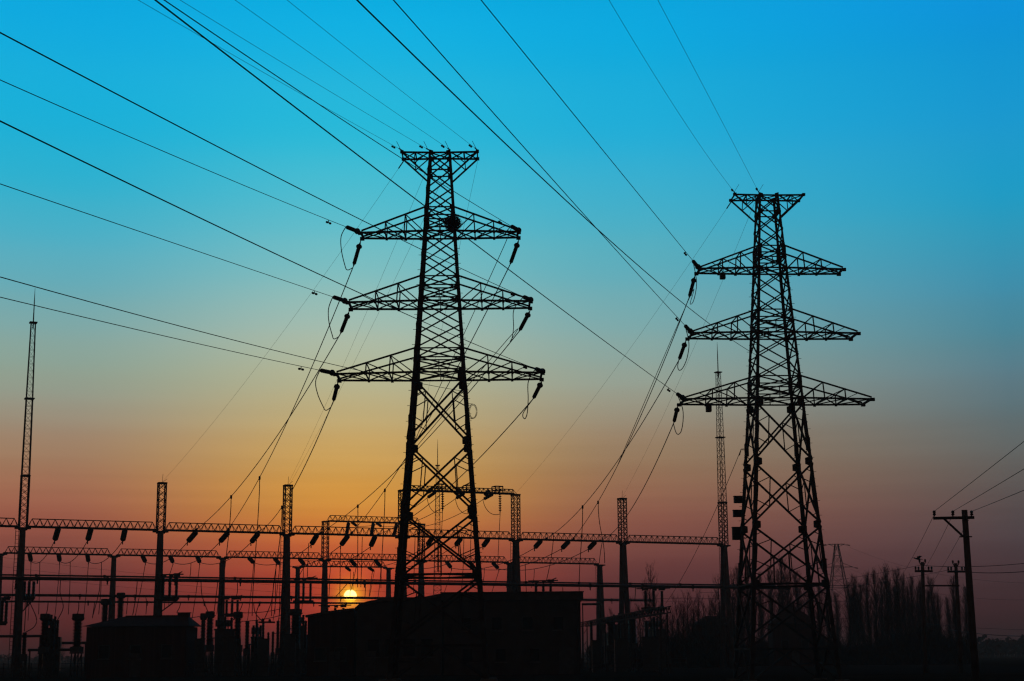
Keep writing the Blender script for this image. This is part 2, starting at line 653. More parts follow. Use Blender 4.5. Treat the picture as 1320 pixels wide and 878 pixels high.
        b.build('top_arm', M_STEEL, root)
    return root


PY1 = (V((-4.22, 92.0, 0.0)), R(0.47))
PY2 = (V((16.65, 100.5, -0.31)), R(2.91))
MB.K = 1.08
pyl1 = make_pylon('tall lattice pylon with a round nest where its top crossarm meets the body', PY1[0], PY1[1])
pyl2 = make_pylon('lattice pylon with three dark boxes fixed beside one leg', PY2[0], PY2[1])


MB.K = 1.0


def on_pylon(py, x, y, z):
    c, s = math.cos(py[1]), math.sin(py[1])
    return V((py[0].x + x * c - y * s, py[0].y + x * s + y * c, py[0].z + z))


# ------------------------------------------------------------------ wires
def wire_mesh(name, pts, r, mat=None, n=5):
    b = MB()
    b.tube(pts, r, n)
    return b.build(name, mat or M_WIRE, smooth=True)


def sagged(p, q, sag, n=20):
    return [lerp(p, q, i / n) - V((0, 0, 4 * sag * (i / n) * (1 - i / n))) for i in range(n + 1)]


def point_at(pts, py):                       # where a run of points crosses an image row
    for a, b in zip(pts, pts[1:]):
        ya, yb = proj(a)[1], proj(b)[1]
        if (ya - py) * (yb - py) <= 0 and abs(ya - yb) > 1e-6:
            return lerp(a, b, (py - ya) / (yb - ya))
    return pts[len(pts) // 2]


def bezier(p0, c0, c1, p1, n=14):
    out = []
    for i in range(n + 1):
        t = i / n
        out.append(V(p0) * (1 - t) ** 3 + V(c0) * 3 * t * (1 - t) ** 2 + V(c1) * 3 * t * t * (1 - t) + V(p1) * t ** 3)
    return out


def insulator(start, d, length, label, group, ring=True, r=0.125, link=0.42, pitch=0.15, name='strain_insulator'):
    """a string of sheds starting at a steel link; returns its far end"""
    start, d = V(start), V(d).normalized()
    root = empty(name, label, 'insulator', start, 0, group)
    lk = MB()
    lk.tube([V((0, 0, 0)), d * link], 0.03, 6)
    lk.lathe(d * (link * 0.5), d, [(0, 0.02), (0.02, 0.055), (0.1, 0.055), (0.12, 0.02)], 6)
    lk.build('link', M_STEEL2, root)
    prof = [(0, 0.045)]
    L = length - link - 0.22
    k = max(3, int(L / pitch))
    for i in range(k):
        h = i * L / k
        prof += [(h + 0.01, 0.05), (h + 0.035, r), (h + 0.06, r * 0.92), (h + L / k * 0.62, 0.07)]
    prof.append((L, 0.05))
    s = MB()
    s.lathe(d * link, d, prof, 9)
    s.build('shed_stack', M_PORC, root, True)
    if ring:
        rg = MB()
        x = d.orthogonal().normalized(); y = d.cross(x)
        c = d * (link + 0.02)
        rg.lathe(d * (link - 0.1), d, [(0, 0.05), (0.03, 0.15), (0.12, 0.19), (0.2, 0.15), (0.24, 0.06)], 9)
        rg.build('end_fitting', M_STEEL2, root, True)
    e = MB()
    e.tube([d * (link + L), d * length], [0.05, 0.03], 6)
    e.lathe(d * (link + L), d, [(0, 0.06), (0.1, 0.06)], 6)
    e.build('clamp', M_STEEL2, root)
    return start + d * length


LV = ['upper', 'middle', 'lower']
NP, BP = 'nest pylon', 'boxed pylon'
incoming_ends = {}


def incoming(start, edge_px, head, extra, via=None, k=2.6e-4):
    """points of a span that runs back over the camera, seen leaving the frame at edge_px"""
    d = ray(*edge_px)
    hx, hy = head
    # start.xy + s*h = cam.xy + t*d.xy
    det = hx * (-d.y) - hy * (-d.x)
    rx, ry = CAM.x - start.x, CAM.y - start.y
    s = (rx * (-d.y) - ry * (-d.x)) / det
    t = (hx * ry - hy * rx) / det
    E = CAM + d * t
    slope = (E.z - start.z) / s
    S = s + extra

    def run(kk, n=40):
        return [V((start.x + hx * q, start.y + hy * q, start.z + slope * q + kk * q * (q - s))) for q in [S * i / n for i in range(n + 1)]]

    if via:                                          # the sag that takes the span through a seen point
        best = None
        for i in range(131):
            kk = -1e-4 + 1e-5 * i
            gap = 1e9
            pp = [proj(V((start.x + hx * q, start.y + hy * q, start.z + slope * q + kk * q * (q - s)))) for q in [s * j / 60 for j in range(61)]]
            for (x0, y0), (x1, y1) in zip(pp, pp[1:]):
                dx, dy = x1 - x0, y1 - y0
                t = max(0, min(1, ((via[0] - x0) * dx + (via[1] - y0) * dy) / max(dx * dx + dy * dy, 1e-9)))
                gap = min(gap, math.hypot(via[0] - x0 - dx * t, via[1] - y0 - dy * t))
            if best is None or gap < best[0]:
                best = (gap, kk)
        k = best[1]
    return run(k)


def smooth_run(q, k=6):
    run = []
    for i in range(len(q) - 1):
        p0, p1_, p2_, p3 = q[max(i - 1, 0)], q[i], q[i + 1], q[min(i + 2, len(q) - 1)]
        for j in range(k):
            t = j / k
            run.append(0.5 * ((2 * p1_) + (p2_ - p0) * t + (2 * p0 - 5 * p1_ + 4 * p2_ - p3) * t * t + (3 * p1_ - p0 - 3 * p2_ + p3) * t ** 3))
    run.append(q[-1])
    return run


# rows and columns the slack loops pass through, then the row where each joins its conductor
JUMP = {('nest pylon', 0, -1): [(439.7, 305), (440, 322), (444, 340), (447.5, 348), 345],
        ('nest pylon', 1, -1): [(423.5, 398), (424, 415), (428, 431), (430.5, 437), 434],
        ('nest pylon', 2, -1): [(406.8, 492), (409.5, 508), (416, 523), (420, 529), 525],
        ('nest pylon', 0, 1): [(650.2, 303), (650.3, 316), 331],
        ('nest pylon', 1, 1): [(662.2, 400), (662, 422), (660, 436), (657.5, 440.5), (655.6, 436), 426],
        ('nest pylon', 2, 1): [(681, 492), (680.8, 515), (679.5, 533), (676.5, 540), (674.3, 533), 515],
        ('boxed pylon', 0, -1): [(897.8, 362), (896.5, 378), (893, 390), (889.5, 392), (887, 388), 380],
        ('boxed pylon', 1, -1): [(888, 442), (886, 460), (881, 473), (876, 477.5), (873.6, 473), 465],
        ('boxed pylon', 2, -1): [(879.7, 526), (880.5, 542), (878, 556), (874, 560), (870.8, 556), 546]}


def norm2(x, y):
    l = math.hypot(x, y)
    return (x / l, y / l)


H1 = norm2(-0.184, -1.0)
H2 = norm2(-0.25, -1.0)

# incoming spans at the nest pylon: (arm index, side, edge pixel)
IN1 = {(0, -1): ((0, 103), (293, 230)), (1, -1): ((0, 237), (273, 330)), (2, -1): ((0, 383), (233, 438)),
       (0, 1): ((211.5, 0), (405, 130.5)), (1, 1): ((0, 42), (330, 214.7)), (2, 1): ((0, 156), (360, 329.5))}
IN2 = {(0, -1): ((620, 0), (774, 190)), (1, -1): ((507, 0), (711, 230)), (2, -1): ((200, 0), (630, 328))}
SIDE = {-1: 'left', 1: 'right'}


def do_incoming(table, py, head, pname):
    for (ai, sx), (edge, via) in table.items():
        zb, zt, a, tip = ARMS[ai]
        st = on_pylon(py, sx * (a + 0.12), -tip, zb + 0.02)
        pts = incoming(st, edge, head, 70, via)
        d = (pts[2] - pts[0]).normalized()
        where = f'{LV[ai]} {SIDE[sx]} arm tip of the {pname}'
        e = insulator(st, d, 2.8, f'strain insulator at {where}, overhead line side', f'incoming strain insulators on the {pname}')
        run = [e] + [p for p in pts if (p - st).length > 3.0]
        o = wire_mesh('conductor', run, 0.0165 if pname == 'nest pylon' else 0.0178)
        tag(o, f'overhead conductor arriving at the {where}', 'power line', f'incoming conductors of the {pname}')
        dm = MB()                                     # vibration damper on the wire
        q = st + d * 6.2
        for w in (-0.28, 0.28):
            dm.lathe(q + d * (w - 0.09) - V((0, 0, 0.16)), d, [(0, 0.03), (0.02, 0.065), (0.16, 0.065), (0.18, 0.03)], 7)
        dm.bar(q - d * 0.28 - V((0, 0, 0.16)), q + d * 0.28 - V((0, 0, 0.16)), 0.02)
        dm.bar(q, q - V((0, 0, 0.17)), 0.04)
        dm.build('vibration_damper', M_STEEL2, o)
        incoming_ends[(pname, ai, sx)] = e


do_incoming(IN1, PY1, H1, NP)
do_incoming(IN2, PY2, H2, BP)

# earth wires and the cables that end on the pylons' legs
for k, (x, edge) in enumerate(((-A_TOP, (178, 0)), (-0.63, (232, 0)), (0.63, (303, 0)), (A_TOP, (370, 0)))):
    st = on_pylon(PY1, x, -B_TOP, Z_TOP + 0.12)
    pts = incoming(st, edge, H1, 60, None, 1.5e-4)
    o = wire_mesh('earth_wire', pts, 0.009)
    tag(o, f"thin earth wire coming in to the {('first', 'second', 'third', 'fourth')[k]} point along the nest pylon's top beam", 'earth wire', 'incoming earth wires')
    b = MB()
    d = (pts[1] - pts[0]).normalized()
    for w in (1.7, 2.1):
        b.lathe(st + d * w - V((0, 0, 0.09)), d, [(0, 0.03), (0.02, 0.06), (0.2, 0.06), (0.22, 0.03)], 6)
    b.tube([st, st + d * 0.7], 0.035, 6)
    b.bar(st + d * 0.3, st + d * 0.2 + V((-0.25, -0.3, 0.42)), 0.02)
    b.build('wire_clamp', M_STEEL2, o)
for k, (x, edge) in enumerate(((-A_TOP, (785, 0)), (-0.66, (848, 0)))):
    st = on_pylon(PY2, x, -B_TOP, Z_TOP + 0.12)
    pts = incoming(st, edge, H2, 60, ((864, 129), (903, 100))[k], 1.5e-4)
    o = wire_mesh('earth_wire', pts, 0.009)
    tag(o, f"thin earth wire coming in to the {('end', 'middle')[k]} of the boxed pylon's top beam", 'earth wire', 'incoming earth wires')
    b = MB()
    d = (pts[1] - pts[0]).normalized()
    b.lathe(st + d * 1.4 - V((0, 0, 0.05)), d, [(0, 0.03), (0.02, 0.075), (0.3, 0.075), (0.32, 0.03)], 6)
    b.tube([st, st + d * 0.8], 0.035, 6)
    b.bar(st + d * 0.3, st + d * 0.2 + V((0.3, -0.1, 0.5)), 0.02)
    b.build('wire_clamp', M_STEEL2, o)
w_ = half_w(15.0 + ZB)
st = on_pylon(PY1, w_, -w_, 14.85 + ZB)
o = wire_mesh('optical_cable', incoming(st, (0, 357), H1, 60, (347, 450)), 0.014)
tag(o, "slim cable running in to the nest pylon's leg just below the lowest arm", 'cable')
zc = 18.75 + ZB
w_ = half_w(zc)
st = on_pylon(PY2, -w_, -w_, zc)
o = wire_mesh('optical_cable', incoming(st, (460, 0), H2, 60, (699, 230)), 0.016)
tag(o, "slim cable running in to the boxed pylon's leg between its two lower arms", 'cable')
# coil of spare cable on the nest pylon's leg
w_ = half_w(13.7 + ZB)
c = on_pylon(PY1, w_ + 0.28, -w_ * 0.6, 13.8 + ZB)
b = MB()
b.tube([c + V((0.24 * math.sin(t), 0.02 * t / 6, 0.42 * math.cos(t))) for t in [i * 2 * math.pi / 22 for i in range(23)]], 0.016, 5)
b.tube([c + V((0.19 * math.sin(t), 0.06, 0.37 * math.cos(t))) for t in [i * 2 * math.pi / 22 for i in range(23)]], 0.016, 5)
b.bar(c + V((0, 0, -0.42)), c + V((-0.34, 0, -0.45)), 0.03)
b.bar(c + V((0, 0, 0.42)), c + V((-0.34, 0, 0.45)), 0.03)
tag(b.build('cable_coil', M_WIRE), "looped coil of spare cable tied to the nest pylon's leg below the arms", 'cable coil')

# nest
rn = random.Random(3)
nc = P(583.5, 288.0, 91.3)
b = MB()
for i in range(560):
    u_ = V((rn.gauss(0, 1), rn.gauss(0, 1), rn.gauss(0, 0.85))).normalized()
    r0 = 0.5 * rn.random() ** 0.4
    p = nc + V((u_.x * r0, u_.y * r0, u_.z * r0 * 0.92))
    t = V((rn.gauss(0, 1), rn.gauss(0, 1), rn.gauss(0, 0.6))).normalized()
    t = (t - u_ * t.dot(u_) * 0.75).normalized()
    l = rn.uniform(0.12, 0.3)
    b.tube([p - t * l, p + V((0, 0, 0.02)), p + t * l], [0.008, 0.014, 0.006], 4)
tag(b.build('bird_nest', M_NEST), "dark round twig nest lodged in the nest pylon at its highest crossarm", 'bird nest')

# boxes on the second pylon
for (x0, x1, y0, y1, lab) in ((946, 957, 640, 648.5, 'topmost of three dark boxes bracketed beside the boxed pylon leg'),
                              (945, 956, 658, 666.5, 'middle of three dark boxes bracketed beside the boxed pylon leg'),
                              (943.8, 955, 680, 696, 'largest and lowest of three dark boxes bracketed beside the boxed pylon leg')):
    p0, p1 = P(x0, y0, 103.3), P(x1, y1, 103.3)
    cc = (p0 + p1) / 2
    t = empty('equipment_box', lab, 'box', cc, R(3), 'boxes on the boxed pylon')
    w, h = abs(p1.x - p0.x), abs(p1.z - p0.z)
    b = MB(); b.box((0, 0, 0), (w, 0.34, h)); b.box((0, -0.18, 0), (w * 0.86, 0.03, h * 0.82)); b.build('housing', M_DARKP, t)
    b = MB(); b.box((0, 0, h / 2 + 0.015), (w + 0.06, 0.4, 0.028)); b.build('lid', M_STEEL2, t)
    b = MB()
    for s in (-1, 1):
        b.bar((w / 2 - 0.05, 0.12, s * h * 0.3), (w / 2 + 0.28, 0.0, s * h * 0.3), 0.04)
    b.build('bracket', M_STEEL2, t)
for (xx, yy, Y, lab) in ((931.5, 356, 99.3, 'small dark box hanging under the upper arm of the boxed pylon'),
                         (913.5, 527, 99.3, 'small dark box hanging under the lowest arm of the boxed pylon')):
    cc = P(xx, yy, Y)
    t = empty('hanging_box', lab, 'box', cc, R(3), 'boxes hung from arms')
    b = MB(); b.box((0, 0, 0), (0.34, 0.3, 0.36)); b.box((0, 0, -0.19), (0.28, 0.24, 0.03)); b.build('housing', M_DARKP, t)
    b = MB(); b.bar((0, 0, 0.18), (0, 0, 0.33), 0.05); b.box((0, 0, 0.34), (0.2, 0.12, 0.03)); b.build('bracket', M_STEEL2, t)

# ------------------------------------------------------------------ substation gantries
Z_BEAM = 14.5


def fit_line(pts):
    q = [PZ(x, y, Z_BEAM) for x, y in pts]
    n = len(q)
    mx, my = sum(p.x for p in q) / n, sum(p.y for p in q) / n
    sxx = sum((p.x - mx) ** 2 for p in q); sxy = sum((p.x - mx) * (p.y - my) for p in q)
    k = sxy / sxx
    return mx, my, k


def line_at(L, px, z):                       # the point of a gantry line seen at image column px
    mx, my, k = L
    lo, hi = -120.0, 120.0
    for _ in range(60):
        mid = (lo + hi) / 2
        if proj((mid, my + (mid - mx) * k, z))[0] < px:
            lo = mid
        else:
            hi = mid
    x = (lo + hi) / 2
    return V((x, my + (x - mx) * k, z))


ROW1 = [(29.5, 680), (207, 683.5), (370, 687), (519, 690.5), (665, 693.5), (803, 698.5), (933, 703)]
ROW2 = [(1, 713), (147, 715), (287, 718), (419, 720.5), (543, 723), (657, 725), (773, 727)]
L1 = fit_line(ROW1)
L2 = fit_line(ROW2)
a3 = PZ(384, 730, Z_BEAM); c3 = PZ(501, 731.2, Z_BEAM)
L3 = ((a3.x + c3.x) / 2, (a3.y + c3.y) / 2, (c3.y - a3.y) / (c3.x - a3.x))
print('rows', L1, L2, L3)


def udir(L):
    d = V((1, L[2], 0)); d.normalize()
    return d


def ndir(L):
    d = udir(L)
    return V((-d.y, d.x, 0))


def lattice_post(b, base, top, w, th, pitch, ud, nd, single=False):
    """square lattice mast from base to top (list of widths w0,w1)"""
    base, top = V(base), V(top)
    w0, w1 = w if isinstance(w, tuple) else (w, w)
    cs = [(-1, -1), (1, -1), (1, 1), (-1, 1)]
    def cpt(k, t):
        ww = (w0 * (1 - t) + w1 * t) / 2
        return lerp(base, top, t) + ud * (cs[k][0] * ww) + nd * (cs[k][1] * ww)
    for k in range(4):
        b.bar(cpt(k, 0), cpt(k, 1), th)
    H = (top - base).length
    n = max(2, int(H / pitch))
    for i in range(n):
        for k in range(4):
            j = (k + 1) % 4
            b.bar(cpt(k, i / n), cpt(j, (i + 1) / n), th * 0.42)
            if not single:
                b.bar(cpt(j, i / n), cpt(k, (i + 1) / n), th * 0.42)
            else:
                b.bar(cpt(k, i / n), cpt(j, i / n), th * 0.42)


def a_column(root, L, p, ztop, dia, spread, head_top=None, ladder=False):
    ud, nd = udir(L), ndir(L)
    b = MB()
    for s in (-1, 1):
        foot = V((p.x, p.y, -0.3)) + nd * (s * spread)
        tp = V((p.x, p.y, ztop - 0.28)) + nd * (s * dia * 0.42)
        b.tube([foot, lerp(foot, tp, 0.5), tp], [dia * 0.56, dia * 0.5, dia * 0.43], 12)
    for t in (0.35, 0.66):
        z = ztop * t
        k = spread * (1 - t) + dia * 0.42 * t
        b.bar(V((p.x, p.y, z)) - nd * k, V((p.x, p.y, z)) + nd * k, 0.16)
    col_ = b.build('column', M_CONC, root, True)
    c = MB()
    q = V((p.x, p.y, ztop - 0.16))
    c.bar(q - ud * 0.75, q + ud * 0.75, 0.7, 0.16)
    c.bar(q - ud * 0.42 - V((0, 0, 0.14)), q + ud * 0.42 - V((0, 0, 0.14)), 0.5, 0.12)
    c.build('cap', M_STEEL2, col_)
    if head_top:
        h = MB()
        lattice_post(h, V((p.x, p.y, ztop - 0.08)), V((p.x, p.y, head_top)), 0.74, 0.11, 0.62, ud, nd)
        h.bar(V((p.x, p.y, head_top)) - ud * 0.44, V((p.x, p.y, head_top)) + ud * 0.44, 0.88, 0.16)
        h.build('lattice_head', M_STEEL2, col_)
    if ladder:
        h = MB()
        o_ = -ud * (dia * 0.5 + 0.2)
        for s in (-0.15, 0.15):
            h.bar(V((p.x, p.y, 0.4)) + o_ + ud * s - ud * 0.05, V((p.x, p.y, ztop - 0.3)) + o_ + ud * s, 0.05)
        z = 0.7
        while z < ztop - 0.4:
            h.bar(V((p.x, p.y, z)) + o_ - ud * 0.17, V((p.x, p.y, z)) + o_ + ud * 0.15, 0.03)
            z += 0.38
        h.build('ladder', M_STEEL2, col_)
    return col_


def truss_beam(root, p, q, z, h=0.78, pitch=0.72, inset=0.55):
    p, q = V((p.x, p.y, z)), V((q.x, q.y, z))
    d = (q - p).normalized()
    nd = V((-d.y, d.x, 0))
    a, c = p + d * 0.3, q - d * 0.3
    b = MB()
    for s in (-1, 1):
        b.tube([a + nd * (s * 0.34), c + nd * (s * 0.34)], 0.1, 6)
    a2, c2 = p + d * (0.3 + inset), q - d * (0.3 + inset)
    up = V((0, 0, h))
    b.tube([a2 + up, c2 + up], 0.055, 6)
    n = int((c2 - a2).length / pitch)
    for i in range(n + 1):
        t = lerp(a2, c2, i / n) + up
        for s in (-1, 1):
            for e in (-0.5, 0.5):
                f = lerp(a2, c2, (i + e) / n)
                b.bar(t, f + nd * (s * 0.34), 0.045)
    m_ = int((c - a).length / 1.5)
    for i in range(m_ + 1):
        f = lerp(a, c, i / m_)
        b.bar(f - nd * 0.34, f + nd * 0.34, 0.05)
    return b.build('beam', M_STEEL2, root)


# front row
p1 = [line_at(L1, x, Z_BEAM) for x, _ in ROW1]
d1 = udir(L1)
gan1 = empty('substation_gantry', 'nearest gantry row, long lattice beams on A-frame columns with raised lattice heads', 'gantry')
Z_TALL1 = PZ(665, 637.0, 1).z if False else P(665, 638.0, p1[4].y).z
heads = [P(30, 613.5, p1[0].y).z, P(207, 623, p1[1].y).z, P(370, 626, p1[2].y).z, Z_TALL1, Z_TALL1, P(803, 643, p1[5].y).z, P(932, 648, p1[6].y).z]
for i, p in enumerate(p1):
    a_column(gan1, L1, p, Z_BEAM, 0.6, 1.05, heads[i], ladder=i in (0, 2, 4, 6))
ext = p1[0] - d1 * 13.2
a_column(gan1, L1, ext, Z_BEAM, 0.6, 1.05, heads[1])
truss_beam(gan1, ext, p1[0], Z_BEAM)
for i in range(6):
    truss_beam(gan1, p1[i], p1[i + 1], Z_BEAM)
truss_beam(gan1, p1[3], p1[4] , Z_TALL1 + 0.1, 0.5, 0.5, 0.0)
# lightning rods on column heads
for i in (1, 2, 5):
    b = MB()
    h = V((p1[i].x, p1[i].y, heads[i] + 0.05))
    b.tube([h, h + V((0.05, 0, 0.9))], 0.02, 5)
    b.bar(h, h + V((0.5, 0, 0.4)), 0.03)
    b.build('lightning_rod', M_STEEL2, gan1)

# rear row, with one tall bay
p2 = [line_at(L2, x, Z_BEAM) for x, _ in ROW2]
d2 = udir(L2)
gan2 = empty('substation_gantry', 'second gantry row behind, plain columns with one raised bay left of the sun', 'gantry')
Z_TALL2 = P(419, 672.5, p2[3].y).z
for i, p in enumerate(p2):
    a_column(gan2, L2, p, Z_BEAM, 0.6, 1.0, Z_TALL2 if i in (3, 4) else None, ladder=i in (6,))
for i in range(6):
    truss_beam(gan2, p2[i], p2[i + 1], Z_BEAM)
ext2 = p2[0] - d2 * 13.2
truss_beam(gan2, ext2, p2[0], Z_BEAM)
a_column(gan2, L2, ext2, Z_BEAM, 0.6, 1.0)
truss_beam(gan2, p2[3], p2[4], Z_TALL2 + 0.1, 0.75, 0.7, 0.3)
# small portal further back
gan3 = empty('substation_gantry', 'small single-bay portal standing far back just above the setting sun', 'gantry')
q3 = [line_at(L3, 384, Z_BEAM), line_at(L3, 501, Z_BEAM)]
for p in q3:
    a_column(gan3, L3, p, Z_BEAM, 0.6, 0.9)
truss_beam(gan3, q3[0], q3[1], Z_BEAM)

# lightning masts
def lightning_mast(base, tops, label, ud, nd, w, th=0.075, group='lattice lightning masts'):
    """tops: z of the section joints, the last one the needle tip"""
    root = empty('lightning_mast', label, 'mast', base, 0, group)
    o = V((0, 0, 0))
    z0 = 0.0
    for i, zt in enumerate(tops[:-1]):
        z1 = zt - base[2]
        b = MB()
        k0, k1 = w[i], w[i + 1]
        lattice_post(b, (0, 0, z0 + 0.02), (0, 0, z1), (k0, k1), th * (1 - 0.2 * i), 0.75 if i < 1 else 0.7, ud, nd, True)
        b.bar(V((0, 0, z1)) - ud * (k1 * 0.5 + 0.16), V((0, 0, z1)) + ud * (k1 * 0.5 + 0.16), k1 + 0.3, 0.12)
        b.build('mast_section', M_STEEL2, root)
        z0 = z1
    b = MB()
    zt = tops[-1] - base[2]
    b.tube([(0, 0, z0 - 0.6), (0, 0, z0 + (zt - z0) * 0.6), (0, 0, zt)], [0.07, 0.05, 0.015], 6)
    b.build('needle', M_STEEL2, root)
    return root


Yl = p1[0].y
lightning_mast((p1[0].x, Yl, heads[0] + 0.1), [P(37, 514, Yl).z, P(43, 416, Yl).z, P(45, 371, Yl).z],
               'tall lattice lightning mast rising from the leftmost gantry column', d1, ndir(L1), [0.72, 0.6, 0.42])
Yr = p1[6].y
lightning_mast((p1[6].x, Yr, heads[6] + 0.1), [P(926, 564, Yr).z, P(923, 480, Yr).z, P(922, 441, Yr).z],
               'lattice lightning mast rising beside the boxed pylon from the last gantry column', d1, ndir(L1), [0.72, 0.6, 0.42])
fb = P(563.8, 834, 262)
lightning_mast((fb.x, fb.y, 0), [P(563.8, 634, 262).z, P(563.8, 600, 262).z, P(563.8, 566, 262).z],
               'faint slender lightning mast seen through the nest pylon', V((1, 0, 0)), V((0, 1, 0)), [1.6, 0.6, 0.4])

# ------------------------------------------------------------------ spans from pylons to the gantries
def on_row1(px, z=Z_BEAM):
    return line_at(L1, px, z)


n1, n2 = ndir(L1), ndir(L2)
OUT1 = {(0, -1): (302, 1.4), (1, -1): (262, 1.4), (2, -1): (341, 1.4), (0, 1): (458, 1.4), (1, 1): (412, 1.2), (2, 1): (492, 1.2)}
OUT2 = {(0, -1): (735.5, 1.6), (1, -1): (700.5, 1.6), (2, -1): (769.5, 1.6)}
OUT1 = {(0, -1): (291, 1.4), (1, -1): (250, 1.4), (2, -1): (331, 1.4), (0, 1): (450, 1.4), (1, 1): (410, 1.2), (2, 1): (484, 1.2)}
BAYN = {(NP, -1): 'second', (NP, 1): 'third', (BP, -1): 'fifth'}
PH = {0: 'middle', 1: 'first', 2: 'last'}
out_runs = {}


def do_outgoing(table, py, pname):
    for (ai, sx), (gx, sag) in table.items():
        zb, zt, a, tip = ARMS[ai]
        st = on_pylon(py, sx * (a + 0.12), tip, zb - 0.06)
        ga = on_row1(gx, Z_BEAM + 0.0) - n1 * 0.4
        pts = sagged(st, ga, sag, 40)
        where = f'{LV[ai]} {SIDE[sx]} arm tip of the {pname}'
        e = insulator(st, pts[1] - pts[0] - V((0, 0, 0.35)), 2.8, f'strain insulator at {where}, substation side', f'outgoing strain insulators on the {pname}', link=0.75)
        g2 = insulator(ga, pts[-3] - pts[-1], 2.2, f'gantry insulator holding the conductor from the {where}', 'gantry strain insulators facing the pylons', ring=False, r=0.11, link=0.3)
        pts = sagged(e, g2, sag, 40)
        o = wire_mesh('conductor', pts, 0.031)
        tag(o, f'conductor from the {where} down to the gantry', 'power line', f'conductors between pylons and gantry')
        out_runs[(pname, ai, sx)] = pts
        # jumper loop round the arm tip
        s0 = incoming_ends.get((pname, ai, sx))
        if s0 is not None:
            mid = JUMP[(pname, ai, sx)]
            w = point_at(pts, mid[-1])
            n = len(mid) - 1
            q = [s0] + [P(x, y, s0.y + (w.y - s0.y) * (i + 1) / (n + 1)) for i, (x, y) in enumerate(mid[:-1])] + [w]
            jp = smooth_run(q)
            j = wire_mesh('jumper_wire', jp, 0.028)
            tag(j, f'slack jumper loop hanging under the {where}', 'jumper', f'jumper loops on the {pname}')


do_outgoing(OUT1, PY1, NP)
do_outgoing(OUT2, PY2, BP)

# earth wires down to the gantry column tops
def col_top(i):
    return V((p1[i].x, p1[i].y, heads[i] + 0.15))


for (py, x, ci, sag, lab) in ((PY1, -A_TOP, 1, 0.9, "thin earth wire slanting from the nest pylon's left beam end to a gantry column head"),
                              (PY1, -0.63, 2, 0.6, "thin earth wire from the nest pylon's second beam point to a gantry column head"),
                              (PY1, 0.63, 2, 0.6, "thin earth wire from the nest pylon's third beam point to a gantry column head"),
                              (PY1, A_TOP, 3, 0.6, "thin earth wire from the nest pylon's right beam end down behind its body"),
                              (PY2, -A_TOP, 4, 0.9, "thin earth wire from the boxed pylon's beam end to the raised gantry bay"),
                              (PY2, -0.66, 5, 0.9, "thin earth wire from the boxed pylon's beam middle to a gantry column head")):
    s_ = on_pylon(py, x, B_TOP, Z_TOP - 0.12)
    e_ = col_top(ci) + (d1 * 0.2 if x > 0 else V((0, 0, 0)))
    pts = sagged(s_, e_, sag, 30)
    o = wire_mesh('earth_wire', pts, 0.008)
    tag(o, lab, 'earth wire', 'earth wires between pylons and gantry')
    if x == -A_TOP:
        b = MB(); d = (pts[1] - pts[0]).normalized()
        b.tube([s_, s_ + d * 0.9], 0.04, 6)
        b.build('wire_clamp', M_STEEL2, o)
# cable from the boxed pylon leg down into the yard
zc = 13.2 + ZB
w_ = half_w(zc)
s_ = on_pylon(PY2, -w_ - 0.25, w_, zc)
e_ = P(858, 778, 168)
pts = sagged(s_, e_, 0.8, 24)
o = wire_mesh('optical_cable', pts, 0.02)
tag(o, "slim cable dropping from the boxed pylon's leg down into the yard", 'cable')
b = MB(); b.bar(s_ + V((0.3, 0, 0.02)), s_, 0.05); b.bar(s_, s_ - V((0.12, 0, 0.4)), 0.05); b.build('bracket', M_STEEL2, o)

# ------------------------------------------------------------------ slack spans between the rows
R1S = [(76, 118, 162), (254, 295, 334), (410, 450, 485), (558.6, 595.5, 631), (699, 735, 769)]
R1B = [((70.5, 697), (113, 697), (158, 697.5)), ((241.5, 699), (283, 699), (323.5, 699.5)), ((401, 702.5), (439, 703.5), (477.5, 705)),
       ((551, 702.5), (587.5, 703), (622.5, 704.5)), ((689, 706.5), (724, 707.5), (758.5, 708))]
R2S = [(37.5, 75, 112), (183, 218.5, 253.5), (320, 353, 385), (450.5, 482.5, 513), (574, 604, 633.5)]
R2B = [((40, 723.5), (77, 723.5), (114, 724)), ((187.5, 724.5), (223, 725), (257.5, 725)), ((327, 725.5), (360.5, 727.5), (392.5, 728)),
       ((459, 729.5), (491, 731), (521, 731.5)), ((582, 732.5), (612, 733), (643, 733.5))]
ORD = ['first', 'second', 'third', 'fourth', 'fifth', 'sixth']
e2pts = {}
spans = {}


def hang(px, L, z, bot, back, length, label, group, r=0.23):
    """string from a beam at image column px to the pixel bot, leaning back (1) or forward (-1) to keep its length"""
    st_ = line_at(L, px, z) + ndir(L) * (0.36 * back) - V((0, 0, 0.08))
    q = P(bot[0], bot[1], st_.y)
    lat = (q - st_).length
    if lat < length:
        dy = math.sqrt(length ** 2 - lat ** 2) * back
        q = P(bot[0], bot[1], st_.y + dy)
    return insulator(st_, q - st_, (q - st_).length, label, group, ring=False, r=r, link=0.12, pitch=0.17, name='strain_insulator')


